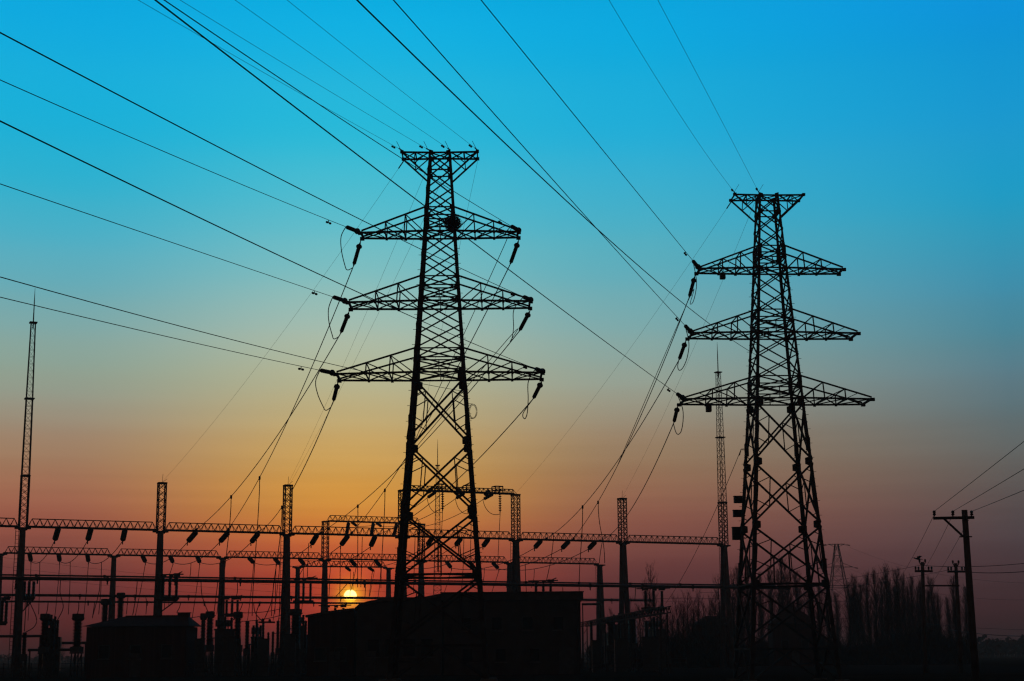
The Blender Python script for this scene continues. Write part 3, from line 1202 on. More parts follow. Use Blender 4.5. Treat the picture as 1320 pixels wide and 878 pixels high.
for bi in range(5):
    for k in range(3):
        nm = f'{ORD[k]} of three in the {ORD[bi]} bay'
        e1 = hang(R1S[bi][k], L1, Z_BEAM, R1B[bi][k], 1, 2.0, f'insulator string slung behind the nearest gantry, {nm}', 'rear strings of the nearest gantry', 0.3)
        e2 = hang(R2S[bi][k], L2, Z_BEAM, R2B[bi][k], -1, 1.7, f'insulator string on the second gantry row, {nm}', 'strings on the second gantry', 0.29)
        pts = sagged(e1, e2, 1.0, 16)
        o = wire_mesh('span_wire', pts, 0.04)
        tag(o, f'slack wire between the two gantry rows, {nm}', 'power line', 'slack wires between gantry rows')
        for e in (e1, e2):
            b = MB()
            b.tube([e, e - V((0, 0, 0.35))], 0.06, 6)
            b.build('tail_clamp', M_STEEL2, o)
        e2pts[(bi, k)] = e2; spans[(bi, k)] = pts
# raised bays
for k, (xa, xc) in enumerate(((566, 455), (603, 487), (640, 517))):
    nm = f'{ORD[k]} of three'
    a = on_row1(xa, Z_TALL1); c = line_at(L2, xc, Z_TALL2)
    e1 = hang(xa - 3, L1, Z_TALL1 + 0.1, ((550.5, 642), (587, 643), (622.5, 644))[k], 1, 1.9, f"insulator string slung from the raised bay of the nearest gantry, {nm}", 'raised bay strings', 0.2)
    e2 = hang(xc - 3, L2, Z_TALL2 + 0.1, ((460.5, 678.5), (492, 679), (522, 680))[k], -1, 1.7, f"insulator string on the raised bay of the second gantry, {nm}", 'raised bay strings', 0.2)
    o = wire_mesh('span_wire', sagged(e1, e2, 0.9, 16), 0.036)
    tag(o, f'slack wire between the two raised bays, {nm}', 'power line', 'slack wires between raised bays')
    hang(xc - 4.5, L2, Z_TALL2 + 0.1, ((446.5, 691), (478.5, 691.5), (507.5, 692))[k], 1, 2.2, f"long insulator string falling behind the raised bay of the second gantry, {nm}", 'long strings of the raised rear bay', 0.27)
    # front anchor frame and post string under the beam
    t = empty('anchor_frame', f'boxy anchor frame bolted on the raised beam, {nm} from the nest pylon side', 'anchor', a + V((0.1, 0, 0.35)), math.atan(L1[2]), 'anchor frames on the raised beam')
    b = MB()
    for s in (-1, 1):
        for e in (-1, 1):
            b.bar((s * 0.45, e * 0.5, -0.35), (s * 0.45, e * 0.5, 0.5), 0.09)
        b.bar((s * 0.45, -0.5, 0.5), (s * 0.45, 0.5, 0.5), 0.09); b.bar((s * 0.45, -0.5, -0.35), (s * 0.45, 0.5, -0.35), 0.09)
        b.bar((s * 0.45, -0.5, 0.05), (s * 0.45, 0.5, 0.05), 0.08)
    for e in (-1, 1):
        b.bar((-0.45, e * 0.5, 0.5), (0.45, e * 0.5, 0.5), 0.09); b.bar((-0.45, e * 0.5, 0.05), (0.45, e * 0.5, 0.05), 0.09)
        b.bar((0, e * 0.5, -0.35), (0, e * 0.5, 0.5), 0.07)
    b.build('frame', M_STEEL2, t)
    b = MB(); b.lathe((-0.75, 0.3, 0.05), (-0.5, 0.25, -0.42), [(0, 0.1), (0.1, 0.24), (0.5, 0.27), (0.75, 0.2), (0.85, 0.1)], 8); b.build('yoke', M_STEEL2, t)
    hp = on_row1(xa + 4.5, Z_TALL1 - 0.05)
    e3 = insulator(hp, (0, 0, -1), 2.15, f'ribbed insulator hanging straight down from the raised beam, {nm}', 'hanging insulators under the raised beam', ring=False, r=0.2, link=0.12, pitch=0.24, name='hanging_insulator')
    j = wire_mesh('jumper_wire', bezier(e1, e1 + V((0.2, -0.2, -1.3)), e3 + V((-0.9, 0, -0.35)), e3, 14), 0.036)
    tag(j, f'slack jumper curving to the hanging insulator on the raised beam, {nm}', 'jumper', 'jumpers on the raised bay')
    bt = P((566 + 4.5 - 1.5, 603 + 3, 641.5)[k], (690, 735, 727)[k], hp.y)
    o = wire_mesh('dropper_wire', sagged(e3, bt, 0.0, 6), 0.036)
    tag(o, f'dropper wire below the hanging insulator of the raised beam, {nm}', 'dropper', 'droppers below the raised beam')
for k, xc in enumerate((449, 478)):
    a = line_at(L3, xc - 3, Z_BEAM)
    e = hang(xc - 4, L3, Z_BEAM, ((452, 736), (482.5, 736.5))[k], -1, 1.8, f"{('left', 'right')[k]} insulator of the small far portal above the sun", 'far portal insulators', 0.22)
    o = wire_mesh('dropper_wire', sagged(e, P(xc + 2 - k * 4, 772, e.y), 0.0, 5), 0.036)
    tag(o, f"dropper under the {('left', 'right')[k]} insulator of the small far portal", 'dropper', 'droppers of the far portal')

# ------------------------------------------------------------------ tubular buses
def row_y(L, x):
    return L[1] + (x - L[0]) * L[2]


def bus(pa, pb, Yoff, L, r, label):
    def at(px, py):
        d = ray(px, py)                              # on the vertical plane Yoff metres behind gantry line L
        t = (L[1] + Yoff + (CAM.x - L[0]) * L[2] - CAM.y) / (d.y - d.x * L[2])
        return CAM + d * t
    A, B = at(*pa), at(*pb)
    root = empty('bus_pipe', label, 'bus pipe', A, 0, 'tubular buses of the switchyard')
    b = MB()
    D = B - A
    b.tube([V((0, 0, 0)), D], r, 8)
    b.build('pipe', M_PIPE, root, True)
    n = int(D.length / 6.6)
    for i in range(1, n):
        b = MB()
        q = D * (i / n)
        b.lathe(q - D.normalized() * 0.12, D, [(0, r + 0.045), (0.24, r + 0.045)], 8)
        b.bar(q, q - V((0, 0, r + 0.35)), 0.12)
        b.build('clamp', M_STEEL2, root)
    return A, B


buses = []
for pa, pb, off, L, r, lab in (((-45, 740.4), (1000, 755.0), 1.2, L1, 0.085, 'upper thin bus pipe just behind the nearest gantry columns'),
                               ((-45, 744.6), (1018, 758.2), -1.3, L1, 0.17, 'thick bus pipe crossing in front of the nearest gantry columns'),
                               ((-45, 766.6), (842, 774.0), -1.2, L2, 0.16, 'bus pipe crossing in front of the second gantry row, higher of its pair'),
                               ((-45, 775.2), (472, 777.6), 1.2, L2, 0.12, 'bus pipe behind the second gantry row, lower of its pair')):
    buses.append((bus(pa, pb, off, L, r, lab), L, off))
# post insulators that carry the buses on brackets of the columns
for (AB, L, off), pcs, gan in ((buses[1], p1, gan1), (buses[2], p2, gan2)):
    for p in pcs[:6]:
        b = MB()
        A, B = AB
        t = (p.x - A.x) / (B.x - A.x)
        q = lerp(A, B, t)
        b.bar(V((p.x, p.y, q.z - 1.0)), V((q.x, q.y - 0.2, q.z - 1.0)), 0.14)
        b.lathe((q.x, q.y, q.z - 0.95), (0, 0, 1), [(0, 0.07), (0.1, 0.11), (0.2, 0.07), (0.35, 0.11), (0.5, 0.07), (0.65, 0.11), (0.82, 0.06)], 8)
        b.build('bus_support', M_STEEL2, gan)


# ------------------------------------------------------------------ disconnect switches hung on columns
def post_insulator(b, base, h, r):
    prof = []
    n = int(h / 0.13)
    for i in range(n):
        z = i * h / n
        prof += [(z, r * 0.62), (z + 0.03, r), (z + 0.06, r * 0.92), (z + h / n * 0.8, r * 0.62)]
    b.lathe(base, (0, 0, 1), prof, 8)


def disconnector(px, ytop, ybase, Y, label, span=1.05, strut=-1, rz=0.3, arm=True):
    top = P(px, ytop, Y); base = P(px, ybase, Y)
    h = top.z - base.z
    root = empty('disconnect_switch', label, 'switch', (base.x, base.y, base.z), rz, 'disconnect switches of the switchyard')
    b = MB()
    b.box((0, 0, -0.2), (span * 2.1, 0.9, 0.22)); b.box((0, 0, -0.38), (span * 1.9, 0.3, 0.16))
    for s in (-1, 1):
        b.bar((s * span, -0.45, -0.2), (s * span, 0.45, -0.2), 0.16)
    if strut:
        b.bar((strut * span * 1.05, 0, -1.6), (-strut * span * 0.95, 0, -0.3), 0.12)
        b.bar((strut * span * 1.05, 0, -0.25), (strut * (span + 0.6), 0, -0.25), 0.14)
        for t in (0.25, 0.5, 0.75):
            q = lerp((strut * span * 1.05, 0, -1.6), (-strut * span * 0.95, 0, -0.3), t)
            b.bar(q, (q[0], 0, -0.25), 0.06)
    b.build('platform', M_STEEL2, root)
    for s in (-1, 0, 1):
        q = MB()
        post_insulator(q, (s * span * 0.78, 0, -0.08), h - 0.3, 0.19)
        q.build('post_insulator', M_PORC, root, True)
    b = MB()
    zt = h - 0.25
    b.box((-span * 0.78, 0, zt), (0.55, 0.4, 0.22))
    b.box((span * 0.78, 0, zt + 0.08), (0.62, 0.46, 0.34))
    b.box((0.1, 0, zt), (0.4, 0.36, 0.26))
    if arm:
        b.bar((-span * 1.6, 0, zt + 0.08), (span * 1.55, 0, zt + 0.16), 0.12)
        b.tube([(span * 0.9, 0, zt + 0.2), (span * 1.4, 0, zt + 0.42)], 0.06, 6)
    b.build('blade_head', M_STEEL2, root)
    return root


for a in ((37, 744, 768, 160.2, 'disconnect switch on a cantilever at the leftmost gantry column', 0.55, -1),
          (218.5, 739, 769, 163, 'disconnect switch on a strutted platform beside the second gantry column', 0.85, -1),
          (299, 769, 790, 187, 'disconnect switch just beside the short column behind the third bay', 0.8, -1),
          (391, 744, 773, 196, 'tall disconnect switch left of the sun beside the narrow column', 1.1, 0),
          (700.5, 747, 768, 172, 'disconnect switch showing above the flat parapet roof', 1.05, 0),
          (843, 757, 782, 178, 'three-post disconnect switch over bare trees right of the second last gantry column', 1.25, 1),
          (432, 779, 796, 186, 'low disconnect switch silhouetted right beneath the sun', 1.2, 0),
          (2, 769, 800, 158, 'disconnect switch cut by the left picture edge', 0.5, 0)):
    disconnector(*a)


# ------------------------------------------------------------------ ground equipment
def current_transformer(px, ytop, Y, wpx, label, cap=True):
    top = P(px, ytop, Y)
    w = wpx * Y / F_PX
    root = empty('instrument_transformer', label, 'transformer', (top.x, top.y, 0), random.uniform(-0.3, 0.3), 'instrument transformers on posts')
    H = top.z
    b = MB()
    zs = H * 0.38
    for sx in (-1, 1):
        for sy in (-1, 1):
            b.bar((sx * w * 0.42, sy * w * 0.42, 0), (sx * w * 0.36, sy * w * 0.36, zs), 0.09)
    b.box((0, 0, zs), (w * 1.05, w * 1.05, 0.12))
    for sx in (-1, 1):
        b.bar((sx * w * 0.4, -w * 0.4, 0.2), (sx * w * 0.36, w * 0.36, zs), 0.05)
        b.bar((-w * 0.4, sx * w * 0.4, 0.2), (w * 0.36, sx * w * 0.36, zs), 0.05)
    b.build('stand', M_STEEL2, root)
    b = MB()
    b.box((0, 0, zs + 0.32), (w * 1.0, w * 1.0, 0.5))
    b.build('tank', M_PAINT, root)
    b = MB()
    post_insulator(b, (0, 0, zs + 0.55), H - zs - 0.55 - (0.55 if cap else 0.15), w * (0.52 if cap else 0.48))
    b.build('porcelain', M_PORC, root, True)
    b = MB()
    if cap:
        b.lathe((0, 0, H - 0.62), (0, 0, 1), [(0, w * 0.5), (0.05, w * 0.6), (0.56, w * 0.6), (0.61, w * 0.5), (0.62, 0.05)], 12)
        b.bar((-w * 0.72, 0, H - 0.42), (w * 0.72, 0, H - 0.42), 0.07)
    else:
        b.lathe((0, 0, H - 0.2), (0, 0, 1), [(0, w * 0.25), (0.05, w * 0.4), (0.15, w * 0.4), (0.2, 0.04)], 10)
    b.build('head', M_STEEL2, root, True)
    return root


for a in ((58.5, 791, 150, 10.5, 'capped post transformer, first right of the leftmost gantry column'),
          (101, 791, 150, 12.5, 'stout capped post transformer beside the hipped shed'),
          (136, 772, 176, 9.5, 'stout post transformer behind the hipped shed, left of the plain column'),
          (156, 764, 180, 9, 'tall stout post transformer behind the hipped shed, right of the plain column'),
          (262.5, 790.5, 155, 7, 'slim capped post transformer right of the hipped shed eave'),
          (271, 788, 157, 10, 'stout capped post transformer just left of the short column'),
          (307, 788.5, 156, 10, 'stout capped post transformer just right of the short column'),
          (381, 785, 160, 13, 'bulky post transformer right of the third gantry column'),
          (787, 797, 172, 10, 'stout post transformer between the two right end columns'),
          (815, 790, 176, 11, 'stout post transformer at the foot of the sixth gantry column')):
    current_transformer(*a)
for a in ((69, 800, 151, 5.5, 'thin arrester post beside the first capped transformer'),
          (74.5, 799, 152, 5, 'thin arrester post, second beside the first capped transformer'),
          (32, 815, 148, 7, 'short arrester post at the foot of the leftmost gantry column'),
          (249.5, 800, 152, 4.5, 'thin arrester post right under the hipped shed eave'),
          (319, 800.5, 152, 7, 'arrester post, first right of the stout capped pair'),
          (326.5, 812, 154, 4, 'short thin arrester post, second right of the stout capped pair'),
          (331, 799, 153, 4, 'thin arrester post left of the horizontal break switch'),
          (339.5, 801, 153, 4.2, 'thin arrester post under the horizontal break switch'),
          (346, 815, 155, 3.6, 'low thin arrester post right of the horizontal break switch'),
          (352, 814, 155, 4.2, 'low thin arrester post next to the third gantry column'),
          (358.5, 800, 156, 5, 'thin arrester post hugging the third gantry column'),
          (762, 800, 170, 5, 'thin arrester post right of the flat parapet building'),
          (771, 803, 172, 5, 'thin arrester post under the last column of the second gantry'),
          (798, 800, 174, 4.5, 'thin arrester post left of the sixth gantry column'),
          (833, 800, 176, 6, 'thin arrester post, first right of the sixth gantry column'),
          (843, 795, 178, 5, 'thin arrester post, second right of the sixth gantry column'),
          (394, 800, 160, 5, 'thin arrester post next to the bulky post transformer')):
    r_ = current_transformer(*a, cap=False)
    r_.name = 'surge_arrester'
    r_['category'] = 'arrester'
    r_['group'] = 'surge arresters'
# horizontal break switch on thin posts
c = P(343.5, 802, 153)
t = empty('break_switch', 'flat T-shaped break switch on top of thin posts left of the third gantry column', 'switch', c, 0.1)
b = MB(); b.bar((-0.75, 0, 0), (0.8, 0, -0.02), 0.16); b.build('blade', M_STEEL2, t)
b = MB(); b.lathe((-0.35, 0, 0.05), (0, 0, 1), [(0, 0.14), (0.25, 0.1), (0.3, 0.03)], 8); b.build('contact', M_STEEL2, t)
b = MB(); b.lathe((0.3, 0, 0.05), (0, 0, 1), [(0, 0.14), (0.2, 0.1), (0.24, 0.03)], 8); b.build('contact', M_STEEL2, t)

def power_transformer(px, ytop, Y, wpx, label):
    tpt = P(px, ytop, Y)
    w = wpx * Y / F_PX
    H = tpt.z
    root = empty('power_transformer', label, 'transformer', (tpt.x, tpt.y, 0), 0.2, 'tank transformers in the yard')
    b = MB(); b.box((0, 0, H * 0.5 + 0.1), (w * 0.62, 1.8, H - 0.2)); b.box((0, 0, H + 0.03), (w * 0.68, 1.95, 0.12)); b.build('tank', M_PAINT, root)
    for s in (-1, 1):
        b = MB()
        for k in range(7):
            b.box((s * (w * 0.32 + 0.12 + k * w * 0.023), 0, H * 0.48), (0.035, 1.6, H * 0.7))
        b.tube([(s * w * 0.3, 0, H * 0.82), (s * w * 0.5, 0, H * 0.82)], 0.07, 6)
        b.tube([(s * w * 0.3, 0, H * 0.16), (s * w * 0.5, 0, H * 0.16)], 0.07, 6)
        b.build('radiator', M_PAINT, root)
    b = MB(); b.tube([(-w * 0.3, 0.5, H + 0.65), (w * 0.2, 0.5, H + 0.65)], 0.34, 10)
    for x in (-0.2, 0.1):
        b.bar((w * x, 0.5, H), (w * x, 0.5, H + 0.4), 0.12)
    b.build('conservator', M_PAINT, root, True)
    for k in range(3):
        q = MB(); post_insulator(q, ((k - 1) * w * 0.2, -0.4, H + 0.05), 1.15 + 0.15 * (k % 2), 0.15); q.build('bushing', M_PORC, root, True)


for a in ((66, 811, 153, 24, 'squat tank transformer among the leftmost posts'),
          (290, 812, 161, 40, 'wide tank transformer behind the stout capped pair'),
          (331, 822, 158, 22, 'low tank transformer under the break switch posts'),
          (386, 808, 164, 22, 'tank transformer beside the low shed under the third column'),
          (797, 806, 182, 34, 'wide tank transformer at the feet of the right end columns'),
          (846, 812, 184, 30, 'tank transformer under the three-post disconnect switch')):
    power_transformer(*a)

# low cabinets and rails at the yard edge
def cabinet(px, ytop, Y, wpx, label):
    tpt = P(px, ytop, Y)
    w = wpx * Y / F_PX
    H = tpt.z
    root = empty('control_cabinet', label, 'cabinet', (tpt.x, tpt.y, 0), random.uniform(-0.15, 0.25), 'control cabinets in the yard')
    b = MB(); b.box((0, 0, H / 2), (w, 0.7, H)); b.build('body', M_PAINT, root)
    b = MB(); b.box((0, 0, H + 0.03), (w + 0.12, 0.85, 0.055)); b.build('lid', M_STEEL2, root)
    for s in (-1, 1):
        b = MB()
        b.box((s * w * 0.24, -0.36, H * 0.52), (w * 0.42, 0.025, H * 0.78))
        d_ = b.build('door', M_PAINT, root)
        b = MB(); b.box((s * 0.08, -0.385, H * 0.55), (0.04, 0.03, 0.18)); b.build('handle', M_STEEL2, d_)


for a in (
          (258, 824, 149, 12, 'grey control cabinet right of the hipped shed'),
          (296, 822, 150, 16, 'wide grey control cabinet in front of the stout capped pair'),
          (340, 824, 149, 14, 'grey control cabinet below the horizontal break switch'),
          (374, 818, 150, 14, 'grey control cabinet below the bulky post transformer'),
          (768, 826, 158, 10, 'grey control cabinet right of the flat parapet building'),
          (800, 824, 160, 16, 'wide grey control cabinet below the stout post transformers'),
          (838, 822, 162, 20, 'widest grey control cabinet in front of the bare trees')):
    cabinet(*a)


# low cable trays and a lattice equipment beam
for (xa, xb, ya, Y, lab) in ((-20, 56, 820.5, 158, 'low pipe rail on short posts behind the leftmost gantry column'),
                             (36, 100, 838, 152, 'lowest pipe rail between the leftmost column and the capped transformers'),
                             (74, 112, 829, 156, 'low pipe rail right of the first capped transformer'),
                             (750, 775, 779, 184, 'high pipe rail sticking out past the flat parapet building')):
    q0, q1 = P(xa, ya, Y), P(xb, ya, Y)
    root = empty('pipe_rail', lab, 'pipe rail', (q0.x, Y, 0), 0, 'pipe rails in the yard')
    D = V((q1.x - q0.x, 0, 0))
    b = MB(); b.tube([V((0, 0, q0.z)), V((D.x, 0, q0.z))], 0.13, 7); b.build('pipe', M_PIPE, root, True)
    n = max(1, int(D.length / 2.2))
    for i in range(n + 1):
        b = MB(); x = D.x * (0.04 + 0.92 * i / n); b.bar((x, 0, 0), (x, 0, q0.z - 0.1), 0.12); b.build('post', M_STEEL2, root)
q0, q1 = PZ(752, 803, 5.55), PZ(860, 782.5, 5.55)
root = empty('equipment_rack', 'lattice rack on legs rising to the right between flat parapet building and lone spiky tree', 'rack', (q0.x, q0.y, 0))
D = V((q1.x - q0.x, q1.y - q0.y, 0)); dn = D.normalized(); sd = V((-dn.y, dn.x, 0))
b = MB()
for s_ in (-1, 1):
    for z in (5.1, 5.6):
        b.bar(sd * (0.3 * s_) + V((0, 0, z)), D + sd * (0.3 * s_) + V((0, 0, z)), 0.09)
    n = int(D.length / 0.9)
    for i in range(n):
        u0, u1 = D * (i / n) + sd * (0.3 * s_), D * ((i + 1) / n) + sd * (0.3 * s_)
        b.bar(u0 + V((0, 0, 5.1 if i % 2 else 5.6)), u1 + V((0, 0, 5.6 if i % 2 else 5.1)), 0.06)
b.build('lattice', M_STEEL2, root)
for t in (0.02, 0.3, 0.62, 0.97):
    b = MB()
    for s_ in (-1, 1):
        b.bar(D * t + sd * (0.3 * s_), D * t + sd * (0.3 * s_) + V((0, 0, 5.1)), 0.13)
    for z in (1.2, 2.6, 4.0):
        b.bar(D * t - sd * 0.3 + V((0, 0, z)), D * t + sd * 0.3 + V((0, 0, z + 0.8)), 0.06)
    b.build('leg', M_STEEL2, root)

# rail fence round the yard front
def rail_fence(xa, xb, Y, label):
    a, c = P(xa, 846, Y), P(xb, 846, Y)
    a.z = c.z = 0
    root = empty('rail_fence', label, 'fence', a)
    D = c - a
    n = max(2, int(D.length / 2.4))
    for i in range(n + 1):
        b = MB(); q = D * (i / n); b.bar(q, q + V((0, 0, 1.35)), 0.09); b.build('post', M_STEEL2, root)
    for z in (0.45, 0.85, 1.25):
        b = MB()
        b.bar(V((0, 0, z)), D + V((0, 0, z)), 0.05)
        b.build('rail', M_STEEL2, root)


rail_fence(-30, 112, 146, 'low rail fence in front of the leftmost yard equipment')
rail_fence(242, 402, 146, 'low rail fence between the hipped shed and the low shed')
rail_fence(750, 885, 156, 'low rail fence right of the flat parapet building')

# ------------------------------------------------------------------ buildings
def windows(root, x0, x1, y, z, n, w, h):
    for i in range(n):
        x = x0 + (x1 - x0) * (i + 0.5) / n
        b = MB()
        for s in (-1, 1):
            b.box((x + s * w / 2, y - 0.03, z), (0.08, 0.1, h + 0.08))
            b.box((x, y - 0.03, z + s * h / 2), (w - 0.08, 0.1, 0.08))
        f = b.build('window', M_STEEL2, root)
        b = MB(); b.box((x, y - 0.012, z), (w - 0.07, 0.03, h - 0.07)); b.build('pane', M_GLASS, f)
        b = MB(); b.box((x, y - 0.08, z - h / 2 - 0.09), (w + 0.2, 0.2, 0.08)); b.build('sill', M_CONC, f)


def door(root, x, y, w=1.0, h=2.1):
    b = MB(); b.box((x, y - 0.03, h / 2 + 0.02), (w, 0.08, h)); d_ = b.build('door', M_PAINT, root)
    b = MB(); b.box((x + w * 0.36, y - 0.09, 1.05), (0.05, 0.06, 0.14)); b.build('handle', M_STEEL2, d_)


# main flat-roofed control house
YB = 142.0
a, c = P(572, 763.5, YB), P(748, 763, YB)
H = (a.z + c.z) / 2
root = empty('control_house', 'long flat-roofed building with a parapet, right behind the nest pylon', 'building', ((a.x + c.x) / 2, YB, 0))
W = c.x - a.x
b = MB(); b.box((0, 5, (H - 0.7) / 2), (W, 10, H - 0.7)); b.build('wall', M_WALL, root)
b = MB(); b.box((0, 5, H - 0.35), (W + 0.5, 10.5, 0.69))
b.box((0, -0.27, H - 0.02), (W + 0.6, 0.3, 0.08)); b.build('parapet', M_ROOFM, root)
windows(root, -W / 2 + 0.6, W / 2 - 0.6, 0, 4.4, 4, 0.9, 1.1)
windows(root, -W / 2 + 0.6, W / 2 - 2.6, 0, 1.7, 3, 0.9, 1.1)
door(root, W / 2 - 1.3, 0, 1.3, 2.3)
b = MB(); b.tube([(W / 2 - 0.25, -0.1, 0.1), (W / 2 - 0.25, -0.1, H - 0.75)], 0.06, 6); b.build('downpipe', M_STEEL2, root)

# annex with a sloping roof
prof = [P(x, y, YB) for x, y in ((457.5, 783.2), (464, 777.8), (476, 774.5), (488, 772.4), (502, 771.2), (547, 769.2), (571, 764.6))]
root = empty('annex_hall', 'hall with a curved sloping roof between the sun and the flat parapet building', 'building', (0, YB, 0))
L_ = [V((p.x, 0, p.z)) for p in prof]
b = MB()
b.prism([V((L_[0].x + 0.15, 0.2, 0))] + [V((p.x + (0.15 if i == 0 else (-0.1 if i == len(L_) - 1 else 0)), 0.2, p.z - 0.26)) for i, p in enumerate(L_)] + [V((L_[-1].x - 0.1, 0.2, 0))], (0, 9, 0))
b.build('wall', M_WALL, root)
b = MB()
for p, q in zip(L_, L_[1:]):
    b.prism([p, q, q - V((0, 0, 0.25)), p - V((0, 0, 0.25))], (0, 9.6, 0))
b.build('roof', M_ROOFM, root)
windows(root, L_[1].x + 0.4, L_[-1].x - 0.6, 0.2, 2.4, 4, 1.1, 1.5)
door(root, L_[1].x + 0.9, 0.2)

# low shed
prof = [P(x, y, 145) for x, y in ((393.5, 793), (421, 788), (442, 785.2), (456.5, 783.8))]
root = empty('low_shed', 'low shed with a gently rising roof right below the sun', 'building', (0, 145, 0))
L_ = [V((p.x, 0, p.z)) for p in prof]
b = MB()
b.prism([V((L_[0].x + 0.2, 0.2, 0))] + [V((p.x + (0.2 if i == 0 else 0), 0.2, p.z - 0.2)) for i, p in enumerate(L_)] + [V((L_[-1].x, 0.2, 0))], (0, 5, 0))
b.build('wall', M_BRICK, root)
b = MB()
for p, q in zip(L_, L_[1:]):
    b.prism([p, q, q - V((0, 0, 0.19)), p - V((0, 0, 0.19))], (0, 5.5, 0))
b.build('roof', M_ROOFM, root)
windows(root, L_[0].x + 0.5, L_[-1].x - 0.3, 0.2, 1.9, 2, 1.0, 1.1)
door(root, (L_[1].x + L_[2].x) / 2, 0.2)


def hip_house(xa, xb, yridge, yeave, Y, ra, rb, label, depth=6.0, chimney=None, wall=None, name='brick_house'):
    """hipped roof: eaves at columns xa..xb, the ridge from ra to rb"""
    e0, e1 = P(xa, yeave, Y), P(xb, yeave, Y)
    r0, r1 = P(ra, yridge, Y), P(rb, yridge, Y)
    ze, zr = (e0.z + e1.z) / 2, (r0.z + r1.z) / 2
    root = empty(name, label, 'building', (0, Y, 0))
    b = MB(); b.box(((e0.x + e1.x) / 2, depth / 2, (ze - 0.06) / 2), (e1.x - e0.x - 0.7, depth - 0.7, ze - 0.06)); b.build('wall', wall or M_BRICK, root)
    b = MB()
    m_ = depth / 2
    vs = [(e0.x, 0, ze), (e1.x, 0, ze), (e1.x, depth, ze), (e0.x, depth, ze), (r0.x, m_, zr), (r1.x, m_, zr)]
    b.add(vs, [(0, 1, 5, 4), (1, 2, 5), (2, 3, 4, 5), (3, 0, 4), (3, 2, 1, 0)])
    b.bar(vs[4], vs[5], 0.2, 0.12)
    rf = b.build('roof', M_ROOF, root)
    if chimney:
        cpt = P(chimney[0], chimney[1], Y)
        b = MB(); b.box((cpt.x, m_, (zr - 0.5 + cpt.z) / 2), (1.05, 0.6, cpt.z - zr + 0.5)); b.box((cpt.x, m_, cpt.z + 0.04), (1.2, 0.75, 0.08)); b.build('chimney', M_BRICK, rf)
    windows(root, e0.x + 0.6, e1.x - 0.6, 0.35, ze * 0.5, max(2, int((e1.x - e0.x) / 2.6)), 0.95, 1.15)
    door(root, e0.x + (e1.x - e0.x) * 0.5, 0.35)


hip_house(105.5, 244, 793, 807, 146, 152, 234, 'long brick shed with a hipped roof and block chimney in the yard', 6.0, (228.5, 789.5))
hip_house(993, 1056, 780, 803, 222, 1020, 1026, 'small house with a steep roof seen through the boxed pylon legs', 5.0)
hip_house(893, 950, 794, 805, 242, 912, 934, 'small grey house beside the boxed pylon, under bare trees', 5.5, None, M_WALL)
# ------------------------------------------------------------------ droppers and loops in the yard
def dropper(pts, Y, label, group, r=0.042):
    q = [P(x, y, Y + (0 if len(w_) == 0 else w_[0])) for x, y, *w_ in pts]
    run = q if len(q) == 2 else smooth_run(q)
    o = wire_mesh('dropper_wire', run, r)
    tag(o, label, 'dropper', group)
    return o


BAY_LAB = ['dropper wire hanging below the second gantry row in its first bay from the left',
           'dropper wire hanging below the second gantry row in its second bay from the left',
           'dropper wire hanging below the second gantry row in its third bay from the left',
           'dropper wire hanging below the second gantry row in its raised bay',
           'dropper wire hanging below the second gantry row in its fifth bay, behind the nest pylon']
BOT = {(0, 0): (36, 800), (0, 1): (70, 801), (0, 2): (108, 794), (1, 0): (174, 796), (1, 1): (218, 742), (1, 2): (247, 801),
       (2, 0): (319, 800), (2, 1): (352, 800), (2, 2): (384, 745), (3, 0): (452, 762), (3, 1): (487, 772), (3, 2): (512, 765),
       (4, 0): (573, 763), (4, 1): (604, 763), (4, 2): (634, 763)}
for (bi, k), (bx, by) in BOT.items():
    e = e2pts[(bi, k)]
    px, py = proj(e)
    yb = e.y if by > 790 else e.y
    dropper([(px, py + 2), ((px + bx) / 2 + 0.6, (py + by) / 2), (bx, by)], e.y, BAY_LAB[bi], f'droppers of bay {ORD[bi]} of the second gantry')
    # one from the middle of the slack span too
    if bi in (0, 1, 2, 4):
        s_ = spans[(bi, k)][9]
        px, py = proj(s_)
        bx2, by2 = px - 1.5 - k, min(by + 8, 792)
        if bi == 4:
            bx2, by2 = px - 4, 758
        dropper([(px, py), (px - 0.6, (py + by2) / 2), (bx2, by2)], s_.y,
                BAY_LAB[bi].replace('hanging below the second gantry row in its', 'hanging from the slack wires between gantries,').replace(' from the left', ' from left'), f'droppers of span {ORD[bi]}')
# droppers off the incoming conductors near the gantry
for key, row, bx, by, lab in (((NP, 0, -1), 615.5, 325, 794, 'longest dropper in the second bay, from a high junction left of the gantry column'),
                              ((NP, 1, -1), 640, 285, 794, 'dropper from the lower conductor junction in the second bay'),
                              ((NP, 2, -1), 653.5, 350, 794, 'dropper from the conductor junction just left of the third gantry column'),
                              ((NP, 0, 1), 631.5, 491, 758, 'long dropper from the conductor junction left of the nest pylon leg'),
                              ((NP, 1, 1), 652, 461, 757, 'dropper from the conductor junction above the raised rear bay'),
                              ((BP, 0, -1), 647, 779.5, 726, 'dropper from the highest junction of the conductors of the boxed pylon'),
                              ((BP, 1, -1), 653, 746.5, 762, 'long dropper from the junction in the middle of the fifth bay')):
    q = point_at(out_runs[key], row)
    px, py = proj(q)
    e = P(bx, by, q.y + 14)
    o = wire_mesh('dropper_wire', bezier(q, q - V((0, -0.5, 3)), e + V((0, -0.5, 3)), e, 10), 0.04)
    tag(o, lab, 'dropper', 'droppers from the pylon conductors')
    b = MB(); b.lathe(q + V((0, 0, 0.12)), (0, 0, -1), [(0, 0.05), (0.03, 0.09), (0.3, 0.09), (0.34, 0.04)], 6); b.build('wire_clamp', M_STEEL2, o)
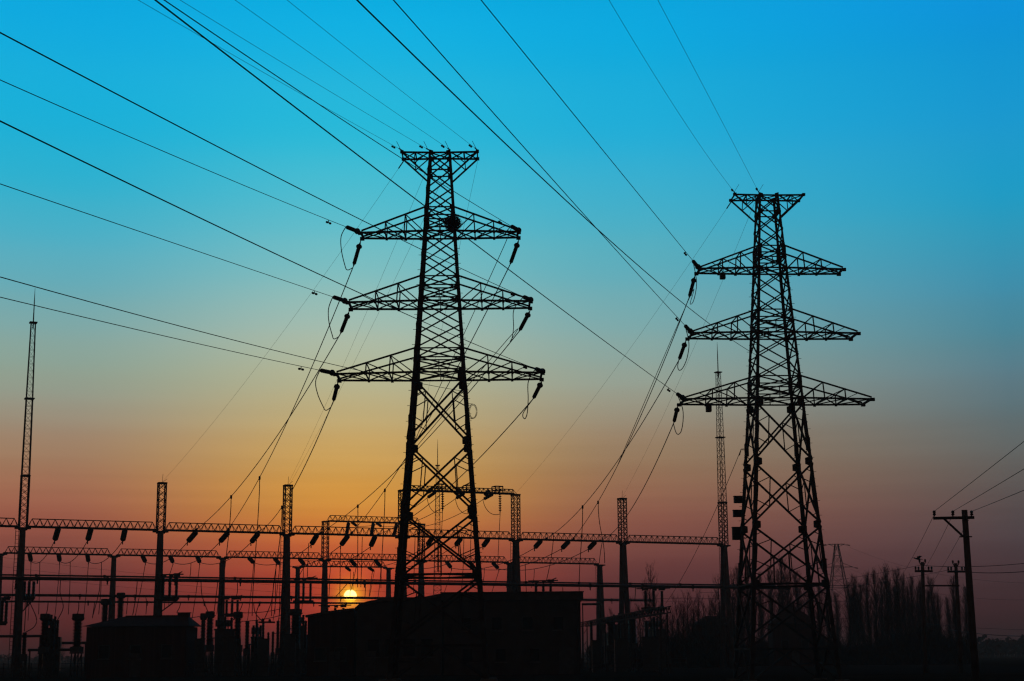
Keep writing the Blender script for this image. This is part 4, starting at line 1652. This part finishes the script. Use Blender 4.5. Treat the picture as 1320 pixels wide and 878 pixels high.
for (pts, Y, lab) in (([(39, 778), (47, 797), (44, 808), (33, 815)], 152, 'bowed loose wire curving right of the leftmost gantry column'),
                      ([(34, 777), (32.5, 796), (31.5, 814)], 152, 'straight wire falling close beside the leftmost gantry column'),
                      ([(78, 748), (77.5, 765), (81.5, 783), (73, 801)], 156, 'bowed wire from the thick bus pipe to the thin arrester posts'),
                      ([(62, 776), (61.5, 783), (60, 791)], 153, 'short wire down to the first capped transformer'),
                      ([(101.5, 776), (101.5, 783), (100, 791)], 153, 'short wire down to the stout capped transformer beside the shed'),
                      ([(129, 748), (127.5, 764), (119, 796)], 158, 'wire slanting from the thick bus pipe to the hipped shed'),
                      ([(177, 748), (175, 770), (171, 793)], 160, 'wire slanting from the thick bus pipe to the hipped shed ridge, left one'),
                      ([(188, 770), (189, 780), (188, 792)], 165, 'short wire ending over the hipped shed ridge'),
                      ([(259, 748), (260.5, 768), (268, 789)], 158, 'bowed wire down to the stout transformer left of the short column'),
                      ([(306, 748), (306, 762), (304, 772)], 170, 'short wire from the thick bus pipe onto the platform switch'),
                      ([(327, 778), (329, 790), (338, 801)], 154, 'bowed wire down to the horizontal break switch, steep one'),
                      ([(334.5, 778), (330.5, 790), (331, 800)], 154, 'bowed wire down to a thin arrester post by the break switch'),
                      ([(353, 748), (350, 775), (340, 800)], 156, 'long slanting wire down to the horizontal break switch'),
                      ([(425, 748), (424.5, 758), (424, 769)], 176, 'short thick wire between bus pipes left of the sun'),
                      ([(471, 748), (471, 758), (470.5, 769)], 176, 'short thick wire between bus pipes right of the sun'),
                      ([(714, 690), (710, 722), (704, 750)], 182, 'slanting wire in the fifth bay, ending at the roof switch'),
                      ([(777, 694), (774, 712), (772.5, 726)], 182, 'short slanting wire ending at the last column of the second gantry'),
                      ([(677, 727), (677.5, 745), (678.5, 764)], 186, 'wire falling just right of the raised gantry column'),
                      ([(819, 757), (819, 765), (818, 775)], 176, 'short wire right of the sixth gantry column'),
                      ([(467, 692), (466, 730), (465, 757)], 184, 'straight wire falling past the sun on its right'),
                      ([(439, 704), (438.5, 735), (438, 768)], 186, 'straight wire falling past the sun on its left'),
                      ([(449, 751), (441, 760), (433, 769)], 186, 'short wire slanting over the sun to a bus pipe'),
                      ([(456, 737), (455, 748), (455, 760)], 205, 'short wire ending right on top of the sun'),
                      ([(480, 737), (478, 752), (476, 768)], 205, 'wire slanting down below the far portal'),
                      ([(535, 692), (534, 730), (533, 764)], 182, 'wire falling between the legs of the nest pylon, first one'),
                      ([(598, 693), (597, 730), (595, 762)], 182, 'wire falling between the legs of the nest pylon, second one'),
                      ([(398, 700), (397, 722), (396, 745)], 182, 'wire falling between the third gantry column and the tall rear column'),
                      ([(122, 777), (121, 784), (119, 797)], 176, 'short wire over the left slope of the hipped roof'),
                      ([(165, 769), (164, 780), (163, 792)], 186, 'short wire over the middle of the hipped roof'),
                      ([(233, 777), (231, 784), (228, 789)], 168, 'short wire down to the block chimney'),
                      ([(281, 748), (279, 765), (276, 788)], 166, 'wire down to the stout transformer just left of the short column, left one'),
                      ([(313, 777), (311, 783), (308, 789)], 166, 'short wire down to the transformer just right of the short column'),
                      ([(364, 749), (362, 775), (359, 800)], 162, 'wire falling close along the third gantry column'),
                      ([(725.5, 757), (725.5, 762), (725.5, 765)], 172, 'stub wire above the flat parapet roof')):
    dropper(pts, Y, lab, 'loose wires in the switchyard', 0.042)
# thin wires crossing low between the equipment
for k, (a_, c_, Y) in enumerate((((309, 801), (372, 790), 157), ((312, 790), (372, 782), 160), ((232, 796), (272, 790), 160), ((352, 817), (394, 800), 158))):
    pa, pc = P(*a_, Y), P(*c_, Y + 6)
    o = wire_mesh('connecting_wire', sagged(pa, pc, 0.2, 10), 0.035)
    tag(o, ('lower thin wire linking posts left of the third gantry column', 'upper thin wire linking posts left of the third gantry column',
            'thin wire from the hipped shed eave to the capped posts', 'thin wire from the low posts up to the bulky transformer')[k], 'wire', 'wires between equipment')

# ------------------------------------------------------------------ utility poles at the right
def pin_insulator(b, p):
    b.lathe(p, (0, 0, 1), [(0, 0.03), (0.06, 0.03), (0.07, 0.085), (0.14, 0.075), (0.16, 0.05), (0.2, 0.085), (0.27, 0.07), (0.3, 0.03)], 8)


YP = 80.0
bt, tp = P(1258.5, 886, YP), P(1243.2, 657.5, YP)
root = empty('utility_pole', 'nearest utility pole, thick and leaning a little, with one braced crossarm', 'utility pole', (bt.x, YP, 0))
b = MB(); dx = tp.x - bt.x
b.tube([(0, 0, -0.4), (dx * 0.5, 0, tp.z * 0.5), (dx, 0, tp.z)], [0.195, 0.17, 0.145], 14); b.build('pole', M_CONC, root, True)
ca, cc = P(1203, 668.2, YP - 0.2), P(1255.5, 667.2, YP - 0.2)
b = MB(); b.bar(V((ca.x - bt.x, -0.22, ca.z)), V((cc.x - bt.x, -0.22, cc.z)), 0.1, 0.14); b.build('crossarm', M_STEEL2, root)
b = MB(); sa, sb = P(1217, 669, YP - 0.2), P(1242, 692, YP - 0.2)
b.bar(V((sa.x - bt.x, -0.22, sa.z)), V((sb.x - bt.x, -0.2, sb.z)), 0.09)
b.bar(V((sb.x - bt.x - 0.2, -0.2, sb.z)), V((sb.x - bt.x + 0.42, -0.2, sb.z)), 0.06); b.build('brace', M_STEEL2, root)
pins = []
for x in (1204.5, 1228.5, 1252.7):
    q = P(x, 667.2, YP - 0.2)
    b = MB(); pin_insulator(b, V((q.x - bt.x, -0.22, q.z + 0.05))); b.build('pin_insulator', M_PORC, root, True)
    pins.append(q + V((0, 0, 0.3)))
for k, (pin, e1_, e2_) in enumerate(zip(pins, ((1320, 565.5), (1320, 601), (1320, 628.5)), ((1150, 756), (1177, 752), (1188, 766)))):
    far = P(e1_[0], e1_[1], 54.0)
    D = far - pin
    o = wire_mesh('utility_wire', sagged(pin, pin + D * 4.0, 0.12, 24), 0.012)
    tag(o, ('upper', 'middle', 'lower')[k] + ' thin wire rising from the nearest utility pole out of the picture', 'wire', 'wires of the nearest utility pole')
    ev = P(e2_[0], e2_[1], 237.0)
    o = wire_mesh('utility_wire', sagged(pin - V((0, 0, 0.15)), ev, 0.5, 16), 0.012)
    tag(o, ('outer', 'middle', 'inner')[k] + ' thin wire slanting from the nearest utility pole back into the poplars', 'wire', 'wires of the nearest utility pole')

YT = 126.0
cL, cR = P(1189.5, 846, YT), P(1232.5, 846, YT)
root = empty('twin_pole', 'pair of far utility poles joined by one horizontal brace', 'utility pole', ((cL.x + cR.x) / 2, YT, 0))
hp2 = {}
for (px_t, py_t, px_b, x0, x1, ya) in ((1189, 724.5, 1193, 1178.5, 1201.5, 736.5), (1232, 726, 1239, 1220.5, 1244.5, 737)):
    tpt, bpt = P(px_t, py_t, YT), P(px_b, 866, YT)
    ox, oy = root.location.x, YT
    b = MB(); b.tube([(bpt.x - ox, 0, -0.3), (tpt.x - ox, 0, tpt.z)], [0.19, 0.13], 12); pole = b.build('pole', M_CONC, root, True)
    a_, c_ = P(x0, ya, YT), P(x1, ya, YT)
    b = MB(); b.bar(V((a_.x - ox, -0.18, a_.z)), V((c_.x - ox, -0.18, c_.z)), 0.1, 0.16); b.build('crossarm', M_STEEL2, pole)
    for x in (x0 + 1.2, x0 + 5, x1 - 5, x1 - 1.2):
        q = P(x, ya, YT)
        b = MB(); pin_insulator(b, V((q.x - ox, -0.18, q.z + 0.06))); b.build('pin_insulator', M_PORC, pole, True)
    b = MB()
    for s in (-1, 1):
        b.bar(V((tpt.x - ox, 0, tpt.z - 0.45)), V((tpt.x - ox + s * 0.22, 0, tpt.z - 0.05)), 0.06)
        pin_insulator(b, V((tpt.x - ox + s * 0.22, 0, tpt.z - 0.08)))
    b.build('top_bracket', M_STEEL2, pole)
    hp2[px_t] = tpt
a_, c_ = P(1192, 755.2, YT), P(1236, 755.2, YT)
b = MB(); b.bar(V((a_.x - ox, -0.16, a_.z)), V((c_.x - ox, -0.16, c_.z)), 0.1, 0.12); b.build('brace', M_STEEL2, root)
# small bird above the twin pole
q = P(1183.5, 720.5, YT)
b = MB()
b.lathe(q + V((-0.26, 0, 0.03)), (1, 0, -0.12), [(0, 0.01), (0.08, 0.05), (0.22, 0.075), (0.36, 0.06), (0.46, 0.03), (0.62, 0.02)], 8)
b.lathe(q + V((-0.22, 0, 0.06)), (-1, 0, 0.1), [(0, 0.05), (0.06, 0.055), (0.12, 0.03), (0.22, 0.006)], 7)
b.add([q + V((-0.08, 0.02, 0.06)), q + V((0.14, 0.02, 0.05)), q + V((0.22, 0.3, 0.2)), q + V((0.02, 0.3, 0.24)), q + V((0.2, 0.55, 0.1))], [(0, 1, 2, 3), (3, 2, 4)])
b.add([q + V((-0.08, -0.02, 0.06)), q + V((0.14, -0.02, 0.05)), q + V((0.22, -0.3, 0.2)), q + V((0.02, -0.3, 0.24)), q + V((0.2, -0.55, 0.1))], [(3, 2, 1, 0), (4, 2, 3)])
tag(b.build('flying_bird', M_DARKP), 'tiny dark bird just above the far pair of utility poles', 'bird')

# wires of the twin pole and other far lines
for k, (a_, c_, Y0, Y1, sag, r, lab) in enumerate((
        ((1189, 729), (1360, 721.5), 126, 112, 0.25, 0.02, 'upper dark wire running right from the far twin poles'),
        ((1222, 735.5), (1360, 732.5), 126, 112, 0.25, 0.026, 'lower dark wire running right from the far twin poles'),
        ((900, 764), (1190, 728), 190, 126, 0.5, 0.014, 'faint wire running left from the far twin poles, higher one'),
        ((900, 772), (1222, 735), 190, 126, 0.6, 0.014, 'faint wire running left from the far twin poles, lower one'),
        ((1225, 812), (1360, 820), 150, 110, 0.2, 0.024, 'low dark cable crossing behind the nearest utility pole near the treeline'),
        ((1190, 803), (1360, 812), 170, 130, 0.2, 0.012, 'faint low cable just above the dark one near the treeline'),
        ((1087, 702), (1365, 752), 465, 330, 3.0, 0.022, 'faint power line from the distant pylon passing the nearest utility pole, higher one'),
        ((1095, 733), (1365, 772), 465, 330, 3.0, 0.022, 'faint power line from the distant pylon passing the nearest utility pole, lower one'),
        ((-25, 715), (1000, 770), 330, 300, 3.0, 0.02, 'highest of the faint far wires drooping behind the gantries'),
        ((-25, 727), (900, 775), 330, 300, 2.5, 0.02, 'middle of the faint far wires drooping behind the gantries'),
        ((-25, 737), (900, 770), 330, 300, 3.0, 0.02, 'lowest of the faint far wires drooping behind the gantries'))):
    o = wire_mesh('far_wire', sagged(P(*a_, Y0), P(*c_, Y1), sag, 20), r)
    tag(o, lab, 'wire', 'faint far wires')

# distant pylon
YD = 470.0
bt = P(1085, 846, YD); tz = P(1083, 701.5, YD).z
root = empty('distant_pylon', 'small distant lattice pylon with short arms behind the poplars', 'pylon', (bt.x, YD, 0))
def dw(z):
    t = z / tz
    return 0.45 + 4.6 * (1 - t) ** 1.0 if t < 0.999 else 0.45
b = MB(); b2 = MB()
zs = [tz * q for q in (0, 0.19, 0.35, 0.5, 0.62, 0.72, 0.81, 0.9, 1)]
for sx, sy in ((-1, -1), (1, -1), (1, 1), (-1, 1)):
    for z0, z1 in zip(zs, zs[1:]):
        b.bar((sx * dw(z0), sy * dw(z0), z0), (sx * dw(z1), sy * dw(z1), z1), 0.2)
for z0, z1 in zip(zs, zs[1:]):
    for (p_, q_) in FACES:
        b2.bar((p_[0] * dw(z0), p_[1] * dw(z0), z0), (q_[0] * dw(z1), q_[1] * dw(z1), z1), 0.08)
        b2.bar((q_[0] * dw(z0), q_[1] * dw(z0), z0), (p_[0] * dw(z1), p_[1] * dw(z1), z1), 0.08)
        b2.bar((p_[0] * dw(z1), p_[1] * dw(z1), z1), (q_[0] * dw(z1), q_[1] * dw(z1), z1), 0.08)
b.build('legs_frame', M_STEEL, root); b2.build('bracing', M_STEEL, root)
for z, a_ in ((tz, 2.4), (P(1085, 731, YD).z, 4.4), (P(1085, 755, YD).z, 5.2)):
    b = MB()
    for s in (-1, 1):
        b.bar((-a_, s * 0.3, z), (a_, s * 0.3, z), 0.16)
        b.bar((s * a_, 0, z), (s * dw(z), 0, z + 1.2 if z < tz else z - 0.8), 0.12)
        b.lathe((s * a_, 0, z - 0.1), (s * 0.9, -0.3, -0.2), [(0, 0.04), (0.5, 0.04), (0.55, 0.15), (1.5, 0.15), (1.55, 0.03)], 6)
    b.build('crossarm', M_STEEL, root)


# ------------------------------------------------------------------ trees
def poplar_mesh(seed, H, spread, lower=0.05, n=150):
    rn_ = random.Random(seed)
    tr = MB(); cr_ = MB()
    lean = V((rn_.uniform(-0.02, 0.02), rn_.uniform(-0.02, 0.02), 1))
    def axis(z):
        return V((lean.x * z + 0.1 * math.sin(z * 0.5 + seed), lean.y * z + 0.08 * math.cos(z * 0.6 + seed), z))
    zs_ = [H * i / 9 for i in range(10)]
    tr.tube([axis(z) for z in zs_], [0.16 * (1 - i / 9) ** 0.9 * H / 14 + 0.012 for i in range(10)], 7)
    def twig(p, d, l, r, depth):
        k = 3
        pts = [p]
        dd = d.copy()
        for i in range(k):
            dd = (dd + V((rn_.gauss(0, 0.07), rn_.gauss(0, 0.07), 0.10))).normalized()
            pts.append(pts[-1] + dd * (l / k))
        cr_.tube(pts, [r, r * 0.8, r * 0.55, r * 0.25], 3, False)
        if depth:
            for _ in range(rn_.randint(4, 6)):
                t = rn_.uniform(0.15, 0.97)
                i = min(int(t * k), k - 1)
                q = lerp(pts[i], pts[i + 1], t * k - i)
                s = V((rn_.gauss(0, 1), rn_.gauss(0, 1), 0)); s.normalize()
                twig(q, (dd * 0.9 + s * rn_.uniform(0.3, 0.75) + V((0, 0, 0.25))).normalized(), l * rn_.uniform(0.28, 0.5), r * 0.55, depth - 1)
    for i in range(n):
        t = lower + (1 - lower) * (i + rn_.random()) / n * 0.96
        z = H * t
        az = rn_.uniform(0, 2 * math.pi)
        prof_ = math.sin(math.pi * min(1, (t * 0.85 + 0.12))) ** 0.7
        l = spread * (0.55 + 0.8 * rn_.random()) * (prof_ + 0.15) * 1.9
        l = min(l, (H * 1.04 - z) * 1.0 + 0.3)
        tilt = rn_.uniform(R(12), R(30))
        d = V((math.sin(tilt) * math.cos(az), math.sin(tilt) * math.sin(az), math.cos(tilt)))
        twig(axis(z), d, l, 0.03 * (1 - t) + 0.016, 2)
    return tr, cr_


def bare_mesh(seed, H, spread, n=46, twigs=3):
    """an open winter tree: a leader with rising side limbs"""
    rn_ = random.Random(seed)
    tr = MB(); cr_ = MB()
    zs_ = [H * i / 8 for i in range(9)]
    ax = [V((0.12 * math.sin(z * 0.9 + seed), 0.1 * math.cos(z * 0.7), z)) for z in zs_]
    tr.tube(ax, [0.15 * (1 - i / 8) + 0.015 for i in range(9)], 7)
    def limb(p, d, l, r, depth):
        pts = [p]; dd = d.copy(); k = 4
        for i in range(k):
            dd = (dd + V((rn_.gauss(0, 0.1), rn_.gauss(0, 0.1), 0.12))).normalized()
            pts.append(pts[-1] + dd * (l / k))
        cr_.tube(pts, [r, r * 0.8, r * 0.6, r * 0.4, r * 0.2], 3, False)
        if depth:
            for _ in range(rn_.randint(3, 5)):
                t = rn_.uniform(0.25, 0.95); i = min(int(t * k), k - 1)
                q = lerp(pts[i], pts[i + 1], t * k - i)
                s = V((rn_.gauss(0, 1), rn_.gauss(0, 1), rn_.gauss(0, 0.4))).normalized()
                limb(q, (dd * 0.8 + s * 0.6 + V((0, 0, 0.15))).normalized(), l * rn_.uniform(0.3, 0.5), r * 0.55, depth - 1)
    for i in range(n):
        t = 0.16 + 0.8 * (i + rn_.random()) / n
        j = min(int(t * 8), 7)
        p = lerp(ax[j], ax[j + 1], t * 8 - j)
        az = rn_.uniform(0, 2 * math.pi)
        tilt = R(rn_.uniform(38, 62)) * (1.05 - 0.45 * t)
        d = V((math.sin(tilt) * math.cos(az), math.sin(tilt) * math.sin(az), math.cos(tilt)))
        limb(p, d, spread * (1.15 - 0.85 * t) * rn_.uniform(0.6, 1.1), 0.045 * (1 - t) + 0.018, twigs - 1)
    return tr, cr_


def tree_proto(fn, *a):
    tr, cr_ = fn(*a)
    t = bpy.data.objects.new('proto', None)
    me = []
    for nm, b, mt in (('trunk', tr, M_BARK), ('crown', cr_, M_TWIG)):
        d = bpy.data.meshes.new(nm)
        d.from_pydata(b.v, [], b.f); d.materials.append(mt); d.update()
        me.append((nm, d))
    return me


POP = [tree_proto(poplar_mesh, s, 14.0, 1.0 + 0.1 * (s % 3), 0.03, 190) for s in (1, 2, 3, 4)]
BARE = [tree_proto(bare_mesh, s, 10.0, 3.8, 54, 3) for s in (5, 6, 7)]


def plant(protos, idx, px, ytop, Y, name, label, cat, group, rz, wide=1.0, H0=14.0):
    tpt = P(px, ytop, Y)
    k = tpt.z / H0
    base = (tpt.x, tpt.y, 0)
    o = empty(name, label, cat, base, rz, group)
    o.scale = (k * wide, k * wide, k)
    for nm, me in protos[idx % len(protos)]:
        c = bpy.data.objects.new(nm, me)
        COL.objects.link(c)
        c.parent = o
    return o


rt = random.Random(11)
pop_front = [(1092, 752), (1103, 745), (1116, 739), (1126, 737), (1140, 731), (1152, 736), (1163, 741), (1174, 744), (1187, 748), (1202, 747), (1228, 744), (1243, 757)]
for i, (x, y) in enumerate(pop_front):
    plant(POP, i, x, y, 238 + rt.uniform(-6, 6), 'poplar_tree', f"slender bare poplar in the front row, {['first','second','third','fourth','fifth','sixth','seventh','eighth','ninth','tenth','eleventh','twelfth'][i]} from the boxed pylon", 'tree', 'poplars in the front row', rt.uniform(0, 6), rt.uniform(0.85, 1.1))
pop_back = [(1078, 765), (1098, 758), (1110, 752), (1133, 748), (1146, 747), (1158, 752), (1169, 755), (1181, 758), (1195, 760), (1208, 768), (1235, 768), (1222, 772)]
for i, (x, y) in enumerate(pop_back):
    plant(POP, i + 2, x, y, 262 + rt.uniform(-6, 6), 'poplar_tree', 'slender bare poplar half hidden behind the front row of poplars', 'tree', 'poplars in the back row', rt.uniform(0, 6), rt.uniform(0.9, 1.25))
thru = [(978, 742), (992, 733), (1004, 722), (1016, 741), (1029, 738), (1042, 748), (1054, 757), (1066, 762), (953, 735), (962, 726)]
for i, (x, y) in enumerate(thru):
    plant(POP, i + 1, x, y, 246 + rt.uniform(-8, 8), 'poplar_tree', 'slender bare poplar seen through the legs of the boxed pylon', 'tree', 'poplars behind the boxed pylon', rt.uniform(0, 6), rt.uniform(0.9, 1.3))
bl = [(837.5, 728, 205, 'spiky bare tree standing alone beside the sixth gantry column'),
      (872, 770, 215, 'low bushy bare tree, first right of the lone spiky one'),
      (886, 764, 222, 'low bushy bare tree, second right of the lone spiky one'),
      (900, 759, 214, 'bare tree with a pointed top midway between the gantry end and lone spiky tree'),
      (915, 772, 226, 'low bare tree just left of the last gantry column'),
      (926, 744, 220, 'tall bare tree behind the last gantry column'),
      (944, 732, 224, 'tallest bare tree close against the boxed pylon'),
      (858, 790, 224, 'small bare tree in the shadow of the lone spiky one'),
      (812, 772, 228, 'small bare tree behind the sixth gantry column'),
      (788, 785, 232, 'small bare tree between the two right end columns'),
      (880, 776, 208, 'low bare tree in front of the small grey house, left one'),
      (893, 772, 209, 'low bare tree in front of the small grey house, second one'),
      (907, 776, 207, 'low bare tree in front of the small grey house, third one'),
      (921, 768, 210, 'low bare tree in front of the small grey house, right one'),
      (866, 782, 212, 'low bare tree just right of the three-post disconnect switch'),
      (850, 778, 236, 'far bare tree showing between the disconnect switch posts'),
      (824, 780, 234, 'far bare tree left of the three-post disconnect switch'),
      (937, 752, 234, 'bare tree between the last gantry column and the boxed pylon'),
      (79, 825, 330, 'tiny far bare tree glimpsed between yard posts at the left')]
for i, (x, y, Y, lab) in enumerate(bl):
    plant(BARE, i, x, y, Y, 'bare_tree', lab, 'tree', 'bare trees behind the yard', rt.uniform(0, 6), (0.72 if i in (0, 3) else 1.0), 10.2)


# undergrowth below the trees and a far wood: masses
def brush(name, xa, xb, Y0, Y1, count, h0, h1, seed, r=0.03, sp=0.35):
    rn_ = random.Random(seed)
    b = MB()
    for _ in range(count):
        Y = rn_.uniform(Y0, Y1)
        q = P(rn_.uniform(xa, xb), 846, Y)
        h = rn_.uniform(h0, h1) * (0.75 + 0.25 * math.sin(q.x * 0.35) + 0.12 * math.sin(q.x * 1.3))
        p = V((q.x, q.y, -0.05))
        az = rn_.uniform(0, 6.28); tl = abs(rn_.gauss(0, sp))
        d = V((math.sin(tl) * math.cos(az), math.sin(tl) * math.sin(az), math.cos(tl)))
        m1 = p + d * h * 0.5
        e = m1 + (d + V((rn_.gauss(0, 0.2), rn_.gauss(0, 0.2), 0.25))).normalized() * h * 0.5
        b.tube([p, m1, e], [r * 1.4, r, r * 0.3], 3, False)
        for _k in range(3):
            t = rn_.uniform(0.3, 0.95)
            s = lerp(p, e, t)
            az2 = rn_.uniform(0, 6.28)
            f = s + V((math.cos(az2) * 0.6, math.sin(az2) * 0.6, rn_.uniform(0.4, 1.1))) * h * 0.2
            b.tube([s, f], [r * 0.8, r * 0.3], 3, False)
    return tag(b.build(name, M_LEAF), kind='stuff')


brush('undergrowth', 955, 1252, 226, 250, 3800, 2.6, 5.6, 21, 0.045)
brush('undergrowth', 765, 960, 205, 235, 2600, 2.2, 5.2, 22, 0.04)
brush('undergrowth', 1085, 1215, 224, 236, 1300, 2.8, 5.2, 23, 0.05)


def far_wood(xa, xb, Y, h, seed, lab):
    rn_ = random.Random(seed)
    b = MB()
    x = xa
    while x < xb:
        Yk = Y + rn_.uniform(-40, 60)
        q = P(x, 846, Yk)
        hh = h * rn_.uniform(0.75, 1.15)
        r = hh * rn_.uniform(0.35, 0.6)
        for _ in range(46):
            u_ = V((rn_.gauss(0, 1), rn_.gauss(0, 1), rn_.gauss(0, 1))).normalized()
            rad = rn_.random() ** 0.4
            c = V((q.x + u_.x * r * rad, q.y + u_.y * r * rad, max(0.2, hh * 0.52 + u_.z * hh * 0.48 * rad)))
            t1 = V((rn_.gauss(0, 1), rn_.gauss(0, 1), rn_.gauss(0, 1))).normalized() * hh * rn_.uniform(0.06, 0.14)
            t2 = t1.cross(V((rn_.gauss(0, 1), rn_.gauss(0, 1), rn_.gauss(0, 1)))).normalized() * t1.length
            b.add([c - t1, c + t2, c + t1, c - t2], [(0, 1, 2, 3)])
        b.tube([V((q.x, q.y, 0)), V((q.x, q.y, hh * 0.6))], [0.25, 0.1], 5)
        x += rn_.uniform(2.0, 4.5)
    return tag(b.build('far_wood', M_LEAF), kind='stuff')


far_wood(1195, 1340, 560, 6.6, 31, '')
far_wood(760, 1200, 620, 5.0, 32, '')
far_wood(-20, 760, 700, 3.6, 33, '')

for o in bpy.data.objects:
    if o.parent is None and 'label' in o and not 4 <= len(o['label'].split()) <= 16:
        print('LABEL LENGTH', o.name, len(o['label'].split()), o['label'])
